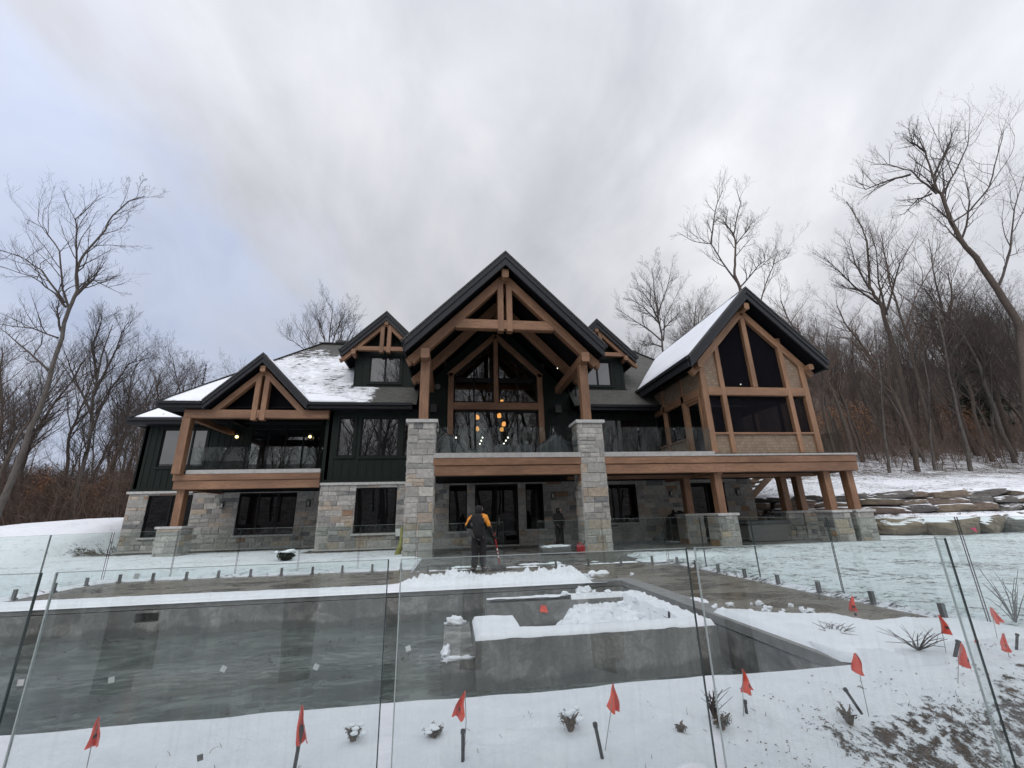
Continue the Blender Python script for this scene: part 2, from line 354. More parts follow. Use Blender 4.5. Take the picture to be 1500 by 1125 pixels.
m = MT('damp_concrete'); n = m.noise(m.co(), 1.3, 6, .6, .6); n2 = m.noise(m.co(), 14, 5); c = m.ramp(n, [(.38, (.065, .064, .060)), (.5, (.12, .118, .11)), (.64, (.20, .195, .185))]); m.col(m.mix(m.math('MULTIPLY', n2, .35), c, (.08, .078, .072))); m.rough(m.ramp(n, [(.4, .2), (.6, .7)])); m.bump(n2, .15, .01); M['wetc'] = m.m
# water
m = MT('pool_water'); nt = m.t; nt.nodes.remove(m.p)
gl = m.n('ShaderNodeBsdfGlossy'); gl.inputs['Roughness'].default_value = .10; gl.inputs[0].default_value = (1, 1, 1, 1)
tr = m.n('ShaderNodeBsdfTransparent'); tr.inputs[0].default_value = (.60, .70, .69, 1)
df = m.n('ShaderNodeBsdfDiffuse')
dn = m.noise(m.co(scale=(1, 2.2, 1)), 1.5, 6, .6, 1.0); dn2 = m.noise(m.co(scale=(1, 1.6, 1)), .7, 4, .6, 1.6); dd_ = m.math('ADD', m.math('MULTIPLY', dn, .5), m.math('MULTIPLY', dn2, .5)); ice = m.noise(m.co(scale=(.8, 1.5, 1)), 1.7, 5, .62, 2.2); rags = m.ramp(ice, [(.50, 0), (.515, 1)]); WCOL = m.ramp(dd_, [(.40, (.07, .084, .078)), (.50, (.125, .15, .14)), (.60, (.19, .22, .205))]); m.l(m.mix(m.math('MULTIPLY', rags, .5), WCOL, (.05, .062, .058)), df.inputs[0])
ms0 = m.n('ShaderNodeMixShader'); ms0.inputs[0].default_value = .8; m.l(tr.outputs[0], ms0.inputs[1]); m.l(df.outputs[0], ms0.inputs[2])
bp = m.n('ShaderNodeBump'); bp.inputs['Strength'].default_value = .22; bp.inputs['Distance'].default_value = .03; m.l(m.noise(m.co(scale=(1, 1.5, 1)), 3.2, 4), bp.inputs['Height'])
fr = m.n('ShaderNodeFresnel'); fr.inputs[0].default_value = 1.33; m.l(bp.outputs[0], fr.inputs['Normal']); m.l(bp.outputs[0], gl.inputs['Normal'])
ms = m.n('ShaderNodeMixShader'); m.l(fr.outputs[0], ms.inputs[0]); m.l(ms0.outputs[0], ms.inputs[1]); m.l(gl.outputs[0], ms.inputs[2]); m.l(ms.outputs[0], m.out.inputs[0]); M['water'] = m.m
# clear glass sheets (thin boxes)
def glass(name, tint, ior=1.45, refl=1.0, rough=0.0, dirt=.0):
    m = MT(name); m.t.nodes.remove(m.p)
    gl = m.n('ShaderNodeBsdfGlossy'); gl.inputs['Roughness'].default_value = rough
    tr = m.n('ShaderNodeBsdfTransparent'); tr.inputs[0].default_value = (*tint, 1)
    lw = m.n('ShaderNodeLayerWeight'); lw.inputs[0].default_value = .5; r0 = ((ior-1)/(ior+1))**2
    f = m.math('MULTIPLY', m.math('ADD', r0, m.math('MULTIPLY', m.math('POWER', lw.outputs['Facing'], 5), 1-r0)), refl)
    ms = m.n('ShaderNodeMixShader'); m.l(f, ms.inputs[0]); m.l(tr.outputs[0], ms.inputs[1]); m.l(gl.outputs[0], ms.inputs[2]); last = ms.outputs[0]
    if dirt:
        df = m.n('ShaderNodeBsdfDiffuse'); df.inputs[0].default_value = (.7, .74, .74, 1)
        st = m.noise(m.co(scale=(9, 9, .5)), 3, 5, .6); st2 = m.noise(m.co(), 1.2, 3)
        k = m.math('MULTIPLY', m.math('MULTIPLY', m.ramp(st, [(.50, .25), (.75, 1)]), m.ramp(st2, [(.35, .3), (.7, 1)])), dirt)
        m2 = m.n('ShaderNodeMixShader'); m.l(k, m2.inputs[0]); m.l(last, m2.inputs[1]); m.l(df.outputs[0], m2.inputs[2]); last = m2.outputs[0]
    m.l(last, m.out.inputs[0]); return m.m
M['fglass'] = glass('fence_glass', (.965, .985, .98), 1.5, 1, 0, .10)
M['fglass2'] = glass('tinted_fence_glass', (.925, .966, .952), 1.42, 1)
M['rglass'] = glass('railing_glass', (.86, .90, .89), 1.35, 1)
m = MT('glass_edge'); m.col((.035, .05, .048)); m.rough(.15); m.p.inputs['IOR'].default_value = 1.5; M['gedge'] = m.m
m = MT('glass_edge_painted_glint'); m.col((.40, .45, .44)); m.rough(.15); M['gedge2'] = m.m  # same glass edge painted paler: glint on one side and the top
# house window glass: dark, strongly reflecting
m = MT('window_glass'); m.col((.006, .007, .008)); m.rough(.01); m.p.inputs['IOR'].default_value = 2.0
m.bump(m.noise(m.co(), .7, 2), .03, .02); M['win'] = m.m
m = MT('shaded_window_glass'); m.col((.004, .0045, .005)); m.rough(.015); m.p.inputs['IOR'].default_value = 1.45; M['win2'] = m.m  # shade under decks put into a darker, duller copy of the window glass
M['gwin'] = glass('great_room_glass', (.80, .82, .82), 1.6, 1)
m = MT('insect_screen'); m.t.nodes.remove(m.p)
df = m.n('ShaderNodeBsdfDiffuse'); df.inputs[0].default_value = (.010, .010, .013, 1); tr = m.n('ShaderNodeBsdfTransparent')
ms = m.n('ShaderNodeMixShader'); ms.inputs[0].default_value = .66; m.l(tr.outputs[0], ms.inputs[1]); m.l(df.outputs[0], ms.inputs[2]); m.l(ms.outputs[0], m.out.inputs[0]); M['screen'] = m.m
def emit(name, c, s):
    m = MT(name); m.col(rescale(c, .8)); m.p.inputs['Emission Color'].default_value = (*c, 1); m.p.inputs['Emission Strength'].default_value = s; return m.m
M['amber'] = emit('amber_glass_lit', (1, .44, .11), 1.5)
M['warm'] = emit('warm_bulb', (1, .74, .34), 3.5)
M['spot'] = emit('small_white_lamp', (1, .93, .82), 7)
# bark, foliage
def bark(name, d, l):
    m = MT(name); n = m.noise(m.co(scale=(4, 4, .8)), 3, 6, .65); m.col(m.ramp(n, [(.3, d), (.7, l)])); m.rough(.9); m.bump(n, .5, .03); return m.m
M['bark'] = bark('grey_bark', (.050, .043, .038), (.125, .112, .10))
M['bark2'] = bark('brown_bark', (.045, .034, .028), (.105, .082, .066))
M['bark3'] = bark('pale_bark', (.13, .118, .10), (.27, .25, .22))
M['twig'] = plain('twig', (.062, .050, .044), .9)
M['twig2'] = plain('reddish_twig', (.105, .072, .056), .9)
m = MT('dry_leaf'); m.col(m.mix(1, m.attr(), (1, 1, 1), 'MULTIPLY')); m.rough(.8); M['leaf'] = m.m
M['rock'] = None
m = MT('boulder_rock'); n = m.noise(m.co(scale=(1, 1, 2.2)), 2.2, 8, .65, .5); oi = m.n('ShaderNodeObjectInfo')
c = m.mix(1, m.attr(), m.ramp(n, [(.25, .5), (.75, 1.35)]), 'MULTIPLY')
ge = m.n('ShaderNodeNewGeometry'); sx = m.n('ShaderNodeSeparateXYZ'); m.l(ge.outputs['Normal'], sx.inputs[0])
sk = m.math('ADD', sx.outputs[2], m.math('MULTIPLY', m.math('SUBTRACT', m.noise(m.co('Generated'), 4, 5), .5), .9))
m.col(m.mix(m.ramp(sk, [(.62, 0), (.72, 1)]), c, (.80, .83, .88))); m.rough(.85); m.bump(n, .7, .08); M['rock'] = m.m
M['cover'] = plain('dark_furniture_cover', (.016, .017, .022), .5, 0, .3, 3)
m = MT('cloth'); m.col(m.attr()); m.rough(.85); m.bump(m.noise(m.co(), 9, 4), .4, .02); M['cloth'] = m.m
M['skin'] = plain('skin', (.45, .25, .18), .5)
M['flag'] = None
m = MT('flag_vinyl'); fnz = m.noise(m.co(), 9, 4); m.col(m.ramp(fnz, [(.35, (.72, .05, .025)), (.65, (.88, .10, .045))])); m.bump(fnz, .5, .02); m.rough(.45); m.p.inputs['Emission Strength'].default_value = 0; M['flag'] = m.m
M['wire'] = plain('galvanised_wire', (.33, .33, .32), .5, .6)
M['stake'] = plain('black_plastic_stake', (.018, .018, .018), .5)
M['red'] = plain('red_plastic', (.32, .015, .02), .4)
M['grey'] = plain('grey_cover', (.11, .11, .108), .6)
M['white'] = plain('white_plastic', (.65, .66, .65), .5)
M['dead'] = plain('dry_stem', (.10, .068, .045), .9, 0, .4, 20)
M['shrubgreen'] = plain('frosted_green_shrub', (.06, .07, .045), .9, 0, .4, 20)

# ================================================================== HOUSE
random.seed(4)
H = empty('house', (2.3, 23.5, 0), 'large dark green and stone house with cedar timber gables and snow dusted roofs', 'house')
CX = 2.33
def subtract(rects, o):
    out = []
    for (a, b, c, d) in rects:
        x0, x1, z0, z1 = o
        if x0 >= b or x1 <= a or z0 >= d or z1 <= c: out.append((a, b, c, d)); continue
        if x0 > a: out.append((a, x0, c, d))
        if x1 < b: out.append((x1, b, c, d))
        l, r = max(a, x0), min(b, x1)
        if z0 > c: out.append((l, r, c, z0))
        if z1 < d: out.append((l, r, z1, d))
    return out
PAL = [((.33, .325, .305), 9), ((.385, .375, .35), 8), ((.27, .268, .255), 5), ((.43, .415, .38), 5), ((.18, .185, .185), 1.5), ((.38, .325, .265), 3), ((.42, .35, .27), 1.6), ((.27, .17, .11), .35), ((.36, .235, .13), .3)]
def stone_col():
    c = random.choices([p[0] for p in PAL], [p[1] for p in PAL])[0]; k = random.uniform(.82, 1.15)
    return tuple(x * k for x in c)
def ashlar(mb, org, u, width, z0, z1, nrm, holes=(), top=None):
    """random ashlar facing: stones as proud blocks with worn edges; org is at u=0, z=0"""
    org = Vector(org); u = Vector(u); nrm = Vector(nrm); z = z0
    while z < z1 - .02:
        h = random.uniform(.20, .42)
        if z1 - (z + h) < .12: h = z1 - z
        x = -random.uniform(0, .3)
        while x < width:
            w = random.uniform(.30, .95) * (1.1 if h > .3 else .9)
            if width - (x + w) < .15: w = width - x
            cells = [(x, x+w, z, z+h)]
            if h > .30 and random.random() < .35:
                s_ = random.uniform(.4, .6) * h
                cells = [(x, x+w, z, z+s_), (x, x+w, z+s_, z+h)] if random.random() < .6 else [(x, x+w*.5, z, z+s_), (x+w*.5, x+w, z, z+s_), (x, x+w, z+s_, z+h)]
            for cel in cells:
                rs = [(max(cel[0], 0), min(cel[1], width), cel[2], cel[3])]
                for o in holes: rs = subtract(rs, o)
                for (a, b, c, d) in rs:
                    if b - a < .05 or d - c < .04: continue
                    col = stone_col(); dp = random.uniform(.028, .062); g = .008
                    J = lambda: random.uniform(-.011, .011)
                    P = [(a+g, c+g), (b-g, c+g), (b-g, d-g), (a+g, d-g)]
                    cen = ((a+b)/2, (c+d)/2)
                    Q = []
                    for (px, pz) in P:
                        Q.append((px, pz))
                        # extra mid vertex for a rougher outline
                    out = [(P[0]), ((P[0][0]+P[1][0])/2 + J(), P[0][1] + J()*.7), P[1], (P[1][0] + J()*.7, (P[1][1]+P[2][1])/2), P[2], ((P[2][0]+P[3][0])/2 + J(), P[2][1] + J()*.7), P[3], (P[3][0] + J()*.7, (P[3][1]+P[0][1])/2)]
                    ins = []
                    for (px, pz) in out:
                        dx, dz = cen[0]-px, cen[1]-pz; L = math.hypot(dx, dz) + 1e-6; k = min(.028 + abs(J()), L*.4)
                        ins.append((px + dx/L*k + J()*.4, pz + dz/L*k + J()*.4))
                    W = lambda p, dd: org + u * p[0] + Vector((0, 0, p[1])) + nrm * dd
                    A = [W(p, .0) for p in out]; B = [W(p, dp*.75) for p in out]; C_ = [W(p, dp + J()*.5) for p in ins]; cc = W(cen, dp + J())
                    b0 = len(mb.v); mb.v += [tuple(p) for p in A + B + C_] + [tuple(cc)]
                    for i in range(8):
                        j = (i+1) % 8
                        for f in ((b0+i, b0+j, b0+8+j, b0+8+i), (b0+8+i, b0+8+j, b0+16+j, b0+16+i)):
                            mb.f.append(f); mb.uv.append([(0, 0)]*4); mb.c.append(col)
                        mb.f.append((b0+16+i, b0+16+j, b0+24)); mb.uv.append([(0, 0)]*3); mb.c.append(col)
            x += w
        z += h
def stone_wall(x0, x1, z0, z1, y, holes, thick=.3):
    s = MB(); hs = [(a-x0, b-x0, c, d) for a, b, c, d in holes]
    ashlar(s, (x0, y, 0), (1, 0, 0), x1-x0, z0, z1, (0, -1, 0), hs)
    w = s.build('stone_wall', M['stone'], H)
    k = MB(); rs = [(x0, x1, z0, z1)]
    for h in holes: rs = subtract(rs, h)
    for (a, b, c, d) in rs: k.box((a, y-.016, c), (b, y+thick, d))
    k.build('mortar_bed', M['mortar'], w)
    return w
def window(x0, x1, z0, z1, y, mull=(), name='window', pane='win2', sill=True, rec=.10, bars=(), fw=.06, casing=None):
    """frame recessed in the wall, mullions at fractions, one mesh for the panes"""
    f = MB(); yr = y + rec
    f.box((x0, yr-.05, z0), (x0+fw, yr+.06, z1)); f.box((x1-fw, yr-.05, z0), (x1, yr+.06, z1))
    f.box((x0+fw, yr-.05, z0), (x1-fw, yr+.06, z0+fw)); f.box((x0+fw, yr-.05, z1-fw), (x1-fw, yr+.06, z1))
    for t in mull:
        xm = x0 + (x1-x0) * t; f.box((xm-.05, yr-.045, z0+fw), (xm+.05, yr+.055, z1-fw))
    for t in bars:
        zm = z0 + (z1-z0) * t; f.box((x0+fw, yr-.04, zm-.03), (x1-fw, yr+.05, zm+.03))
    # reveal
    f.box((x0-.004, y-.01, z0), (x0, yr+.06, z1)); f.box((x1, y-.01, z0), (x1+.004, yr+.06, z1))
    o = f.build(name, M['frame'], H)
    p = MB(); p.box((x0+fw, yr+.0, z0+fw), (x1-fw, yr+.02, z1-fw)); p.build('pane', M[pane], o)
    if sill:
        s = MB(); s.box((x0-.10, y-.13, z0-.10), (x1+.10, y+.08, z0)); s.build('sill', M['cap'], o)
    if casing:
        c = MB(); t = .13
        c.box((x0-t, y-.055, z0-t), (x0, y-.0, z1+t)); c.box((x1, y-.055, z0-t), (x1+t, y-.0, z1+t))
        c.box((x0, y-.055, z1), (x1, y, z1+t)); c.box((x0-.02, y-.075, z0-t), (x1+.02, y, z0)); c.build('casing', M['siding'], o)
    return o
def siding(x0, x1, z0, z1, y, holes=(), thick=.25, step=.42, name='siding_wall'):
    s = MB(); rs = [(x0, x1, z0, z1)]
    for h in holes: rs = subtract(rs, h)
    for (a, b, c, d) in rs: s.box((a, y, c), (b, y+thick, d))
    w = s.build(name, M['siding'], H)
    t = MB(); x = x0 + .03
    while x < x1:
        segs = [(z0, z1)]
        for (a, b, c, d) in holes:
            if a - .15 < x < b + .12:
                n = []
                for (e, f) in segs:
                    if c > e: n.append((e, min(f, c)))
                    if d < f: n.append((max(e, d), f))
                segs = n
        for e, f in segs:
            if f - e > .05: t.box((x, y-.022, e), (x+.05, y, f), skip='k')
        x += step
    t.build('batten', M['siding'], w)
    return w
# ---- ground floor stone
g_holes = [(-5.03, -2.95, .80, 3.05), (-.25, .70, .76, 3.12), (1.12, 3.45, .02, 3.13), (3.87, 4.85, .76, 3.12), (8.2, 10.2, .95, 3.0), (13.4, 15.6, .02, 3.02)]
stone_wall(-6.8, 17.35, -.15, 3.2, 23.5, g_holes)
l_holes = [(-17.33, -14.99, .82, 3.10), (-12.48, -9.28, .79, 3.15)]
stone_wall(-18.35, -6.8, -.15, 3.2, 27.6, l_holes)
for (a, b, c, d), mu in zip(l_holes, [(.5,), (.33, .66)]): window(a, b, c, d, 27.6, mu)
window(*g_holes[0], 23.5, (.52,)); window(*g_holes[1], 23.5, ()); window(*g_holes[3], 23.5, ()); window(*g_holes[4], 23.5, (.5,))
d = window(*g_holes[2], 23.5, (.5,), 'sliding_door', sill=False, fw=.10)
hd = MB(); hd.box((2.38, 23.50, 1.0), (2.42, 23.54, 1.35)); hd.build('handle', M['steel'], d)
d = window(*g_holes[5], 23.5, (.5,), 'sliding_door', sill=False, fw=.10)
# side wall of the mid block (faces the left terrace), end walls
s = MB(); ashlar(s, (-6.8, 27.6, 0), (0, -1, 0), 4.1, -.15, 3.2, (-1, 0, 0)); w = s.build('stone_wall', M['stone'], H)
k = MB(); k.box((-6.784, 23.52, -.15), (-6.5, 27.55, 3.2)); k.build('mortar_bed', M['mortar'], w)
s = MB(); ashlar(s, (-18.35, 34, 0), (0, -1, 0), 6.4, -.15, 3.2, (-1, 0, 0)); w = s.build('stone_wall', M['stone'], H)
k = MB(); k.box((-18.334, 27.62, -.15), (-18.0, 34, 3.2)); k.build('mortar_bed', M['mortar'], w)
s = MB(); ashlar(s, (17.35, 23.5, 0), (0, 1, 0), 9, -.15, 3.2, (1, 0, 0)); w = s.build('stone_wall', M['stone'], H)
k = MB(); k.box((17.0, 23.52, -.15), (17.334, 32.5, 3.2)); k.build('mortar_bed', M['mortar'], w)
# cut stone band between stone and siding, plinth ledge
b = MB(); b.box((-6.92, 23.38, 3.2), (-.9, 23.56, 3.33)); b.build('stone_band', M['cap'], H); b = MB(); b.box((-18.47, 27.48, 3.2), (-15.0, 27.66, 3.33)); b.box((-18.47, 27.66, 3.2), (-18.35, 34, 3.33))
b.box((-6.92, 23.56, 3.2), (-6.8, 27.6, 3.33)); b.build('stone_band', M['cap'], H)
b = MB(); b.box((-6.9, 23.40, .03), (-2.0, 23.5, .10)); b.box((-18.45, 27.48, .03), (-6.9, 27.55, .10)); b.box((-6.9, 23.50, .03), (-6.86, 27.5, .10)); b.build('plinth_ledge', M['cap'], H)
# ---- upper floor siding
u_holes = [(-6.18, -5.38, 4.70, 6.78), (-5.02, -3.05, 4.68, 6.78), (-2.78, -1.7, 4.68, 6.78), (CX-2.75, CX+2.75, 4.05, 7.75), (6.95, 11.0, 4.08, 6.75)]
siding(-6.8, 17.35, 3.33, 7.3, 23.5, u_holes)
for h, mu in zip(u_holes[:3], [(), (.5,), ()]): window(*h, 23.5, mu, pane='win', sill=False, casing=1, rec=.06)
window(*u_holes[4], 23.5, (.30, .62), 'sliding_door', pane='win2', sill=False, rec=.06)
ul_holes = [(-17.3, -14.85, 4.72, 6.95), (-12.4, -8.3, 4.05, 7.02)]
siding(-18.35, -6.8, 3.33, 7.45, 27.6, ul_holes, step=.34)
window(*ul_holes[0], 27.6, (.37, .68), pane='win', sill=False, casing=1, rec=.05)
window(*ul_holes[1], 27.6, (.25, .5, .75), 'sliding_door', pane='win', sill=False, rec=.05)
k = MB(); k.box((-6.8, 23.5, 3.33), (-6.55, 27.6, 7.4)); k.box((-18.35, 27.6, 3.33), (-18.1, 34, 7.45)); k.box((17.1, 23.6, 3.2), (17.35, 33, 8.0)); k.box((-18.3, 33.8, 0), (17.3, 34, 8.0))
sw = k.build('side_wall', M['siding'], H)
# narrow trim boards at siding bottom
k = MB(); k.box((-6.84, 23.45, 3.335), (-.9, 23.498, 3.48)); k.build('corner_board', M['siding'], H); k = MB(); k.box((-18.4, 27.55, 3.335), (-15.0, 27.598, 3.48)); k.box((-6.86, 23.45, 3.48), (-6.70, 23.498, 7.3)); k.build('corner_board', M['siding'], H)
# floors / ceilings to close the house
k = MB(); k.box((-6.5, 23.8, 3.3), (-.7, 33.8, 3.5)); k.box((-18.1, 27.9, 3.3), (-6.5, 33.8, 3.5)); k.box((5.4, 23.8, 3.3), (17.0, 33.8, 3.5)); k.box((-.6, 23.8, 3.6), (5.3, 33.8, 3.95))
k.build('floor_slab', M['soffit'], H)
# ---- roofs
T = .50
def roofslab(mb, quad, t, c=(1,1,1)):
    a = [Vector(p) for p in quad]; b_ = [p - Vector((0, 0, t)) for p in a]
    mb.poly(a, None, c); mb.poly(b_[::-1], None, c)
    for i in range(len(a)):
        j = (i+1) % len(a); mb.poly([a[j], a[i], b_[i], b_[j]], None, c)
EZ = 7.45; EY = 22.7; RY = 28.3; RZ = EZ + (RY - EY)
XL, XR = -14.75, 18.95; RL, RR = XL + (RY-EY), XR - (RY-EY)
r = MB()
def rp(x, y): return (x, y, EZ + (y-EY))
# front slope with valleys cut for the terrace gable and the great gable
r_polys = [[rp(XL, EY), rp(-12.72, EY), rp(-10.17, EY+2.62), rp(-10.17, EY+3.4), rp(XL+3.4, EY+3.4)],
 [rp(-10.17, EY+2.62), rp(-7.62, EY), rp(CX-4.4, EY), rp(CX-4.4, EY+1.85), rp(CX-2.9, EY+3.4), rp(-10.17, EY+3.4)],
 [rp(XL+3.4, EY+3.4), rp(CX-2.9, EY+3.4), rp(CX-.8, RY), rp(RL, RY)],
 [rp(CX+4.4, EY), rp(XR, EY), rp(RR, RY), rp(CX+.8, RY), rp(CX+2.9, EY+3.4), rp(CX+4.4, EY+1.85)]]
for q in r_polys: roofslab(r, q, .10)
roofslab(r, [(XR, 33.9, EZ), (XL, 33.9, EZ), (RL, RY, RZ), (RR, RY, RZ)], .10)
roofslab(r, [(XL, 33.9, EZ), (XL, EY, EZ), (RL, RY, RZ)], .10)
roofslab(r, [(XR, EY, EZ), (XR, 33.9, EZ), (RR, RY, RZ)], .10)
main_roof = r.build('main_roof', M['roof'], H)
k = MB()   # ridge caps and hips
k.beam((RL-.1, RY, RZ+.03), (RR+.1, RY, RZ+.03), .34, .08); k.beam((XL, EY, EZ+.03), (RL, RY, RZ+.03), .28, .06); k.beam((XR, EY, EZ+.03), (RR, RY, RZ+.03), .28, .06)
k.beam((RL+1.0, RY, RZ+.13), (RL+2.9, RY, RZ+.13), .45, .18)
k.build('ridge_cap', M['shingle'], main_roof)
g = MB()   # fascia and gutter of the front eave, either side of the gables
def eave(x0, x1, y=EY, z=EZ):
    g.box((x0, y-.02, z-.34), (x1, y+.10, z-.105)); g.box((x0, y-.14, z-.17), (x1, y-.02, z-.03)); g.box((x0, y+.10, z-.34), (x1, y+1.0, z-.30))
eave(XL, -12.75); eave(-7.65, -2.3); eave(7.0, 12.0)
g.box((XL-.12, EY-.02, EZ-.34), (XL+.02, 33.9, EZ-.03))
g.build('gutter', M['gutter'], main_roof)
# left wing hip roof
wx, wy = -18.85, 26.9; r = MB(); t = 2.6
roofslab(r, [(wx, wy, 7.5), (-8, wy, 7.5), (-8, wy+t, 7.5+t), (wx+t, wy+t, 7.5+t)], .10)
roofslab(r, [(wx, 35, 7.5), (wx, wy, 7.5), (wx+t, wy+t, 7.5+t), (wx+t, 35-t, 7.5+t)], .10)
roofslab(r, [(wx+t, wy+t, 7.5+t), (-8, wy+t, 7.5+t), (-8, 35-t, 7.5+t), (wx+t, 35-t, 7.5+t)], .10)
wing_roof = r.build('wing_roof', M['shingle'], H)
k = MB(); k.beam((wx+t-.05, wy+t, 7.55+t), (-9, wy+t, 7.55+t), .3, .10); k.beam((wx+t+.6, wy+t+.3, 7.72+t), (-9, wy+t+.3, 7.72+t), .5, .16); k.beam((wx, wy, 7.53), (wx+t, wy+t, 7.53+t), .26, .06)
for i in range(1, 4): k.beam((wx + i*1.6, wy+.2, 7.73), (wx + i*1.6, wy+t, 7.53+t), .05, .04)
k.build('ridge_cap', M['trim'], wing_roof)
k = MB(); k.box((wx, wy-.02, 7.16), (-8, wy+.1, 7.395)); k.box((wx-.1, wy-.14, 7.33), (-8, wy-.02, 7.47)); k.box((wx-.12, wy-.02, 7.16), (wx, 35, 7.47)); k.box((wx, wy+.1, 7.14), (-15.2, wy+.75, 7.18)); k.build('gutter', M['gutter'], wing_roof)
# ---- gables
def gable(cx, y0, y1, hw, za, pitch, t, name, top='shingle', over=0, ridge_y1=None):
    """two roof leaves; za apex height at the outside; stepped dark rake board in front"""
    ze = za - hw * pitch; r = MB(); yb = y1
    for s in (-1, 1):
        P = [(cx, za), (cx + s*hw, ze), (cx + s*hw, ze-.10), (cx, za-.10)]
        r.prism(P if s > 0 else P[::-1], y0-.03, yb)
    o = r.build(name, M[top], H)
    f = MB()
    for s in (-1, 1):
        h2 = hw - .02
        P = [(cx, za-.103), (cx + s*h2, ze-.103), (cx + s*h2, ze-.103-t*.42), (cx, za-.103-t*.42)]
        f.prism(P if s > 0 else P[::-1], y0, y0+.10)
        P = [(cx, za-.103-t*.42), (cx + s*(h2-.04), ze-.103-t*.42+.03), (cx + s*(h2-.04), ze-.05-t), (cx, za-.10-t*1.04)]
        f.prism(P if s > 0 else P[::-1], y0+.05, y0+.14)
        # eave side fascia + gutter
        f.box((cx+s*h2-.06, y0+.14, ze-.10-t*.8), (cx+s*h2+.02, yb, ze-.06))
        f.box((cx+s*(h2+.10)-.07, y0+.05, ze-.20), (cx+s*(h2+.10)+.05, yb, ze-.05))
    f.build('rake_board', M['trim'], o)
    u = MB()   # soffit under the leaves
    for s in (-1, 1):
        P = [(cx, za-.10-t*.55), (cx + s*(hw-.08), ze-.05-t*.55), (cx + s*(hw-.08), ze-.12-t*.62), (cx, za-.16-t*.62)]
        u.prism(P if s > 0 else P[::-1], y0+.14, yb)
    u.build('soffit', M['soffit'], o)
    return o, ze
great, gze = gable(CX, 17.7, 28.2, 4.62, 13.87, 1.03, .62, 'great_gable_roof')
gable(-10.17, 22.55, 28.0, 2.55, 10.12, 1.03, .42, 'gable_roof')
dl, dz = gable(CX-6.4, 23.25, 28.4, 2.38, 13.18, 1.0, .46, 'dormer_roof')
dr, dz = gable(CX+6.4, 23.25, 28.4, 2.38, 13.18, 1.0, .46, 'dormer_roof')
PX = 14.80
porch, pze = gable(PX, 17.65, 28.0, 3.72, 12.50, 1.045, .56, 'porch_roof')
# ---- timber trusses
def truss(cx, y, ztop, pitch, reach, zc, hc, rw=.36, rh=.42, kp=.30, name='gable_truss', posts=True, nose=True, collar=True, post_gap=.38, chord=None):
    """rafters under the roof, collar tie, twin king posts; ztop = top of rafters at the ridge"""
    t = MB(); nrm = Vector((pitch, 0, 1)).normalized()
    for s in (-1, 1):
        a = Vector((cx + s*.02, y, ztop - rh*.5*math.sqrt(1+pitch*pitch))); b_ = a + Vector((s*reach, 0, -reach*pitch))
        t.beam(a, b_, rw, rh, up=(s*pitch, 0, 1))
        if nose: # rounded rafter tail
            e = b_ + Vector((s*.10, 0, -.02)); t.beam(b_, e + Vector((s*.05, 0, -.05)), rw*.98, rh*.8, up=(s*pitch, 0, 1), ch=.09)
    half = chord if chord else (ztop - zc - rh*.95) / pitch
    if collar: t.beam((cx-half, y, zc), (cx+half, y, zc), rw*.96, hc)
    if posts:
        for s in (-1, 1):
            x = cx + s*post_gap*.62; t.beam((x, y-.01, zc - hc*.5 - .10), (x, y-.01, ztop - rh*.9 - abs(x-cx)*pitch), rw*1.04, kp, up=(1, 0, 0))
    return t.build(name, M['cedar'], H)
truss(CX, 18.55, 13.06, 1.03, 4.35, 10.22, .48, kp=.29, post_gap=.345)
truss(CX, 21.2, 13.00, 1.03, 4.35, 10.22, .46, posts=False, collar=False, name='rafter_pair')
k = MB(); k.beam((CX, 17.95, 12.78), (CX, 23.5, 12.78), .34, .46, ch=.06); k.build('ridge_beam', M['cedar2'], H)
for s in (-1, 1):
    k = MB(); x = CX + s*3.70
    k.beam((x, 17.95, 8.50), (x, 23.5, 8.50), .38, .46, ch=.05); k.build('plate_beam', M['cedar'], H)
    k = MB(); k.beam((x, 18.6, 5.50), (x, 18.6, 8.27), .40, .40, up=(0, 1, 0)); k.build('timber_post', M['cedar'], H)
# left terrace truss
truss(-10.17, 23.16, 9.42, 1.03, 2.25, 6.86, .44, kp=.27, post_gap=.34, rh=.30, rw=.3, chord=3.52, nose=False)
k = MB(); k.beam((-10.17, 22.75, 9.28), (-10.17, 24.5, 9.28), .26, .34, ch=.05); k.build('ridge_beam', M['cedar2'], H)
k = MB(); k.beam((-13.5, 23.16, 3.835), (-13.5, 23.16, 6.63), .40, .40, up=(0, 1, 0)); k.build('timber_post', M['cedar'], H)
k = MB(); k.beam((-13.5, 23.42, 6.75), (-13.5, 27.6, 6.75), .3, .3); k.build('plate_beam', M['cedar'], H)
k = MB(); k.poly([(-12.6, 23.75, 7.2), (-7.75, 23.75, 7.2), (-10.17, 23.75, 9.6)][::1]); k.box((-14.0, 23.0+.4, 7.28), (-6.8, 27.6, 7.34)); k.build('porch_ceiling', M['soffit'], H)
k = MB(); k.box((CX-3.6, 23.52, 7.2), (CX+3.6, 23.7, 9.8)); k.poly([(CX-3.6, 23.52, 9.8), (CX+3.6, 23.52, 9.8), (CX, 23.52, 13.2)])
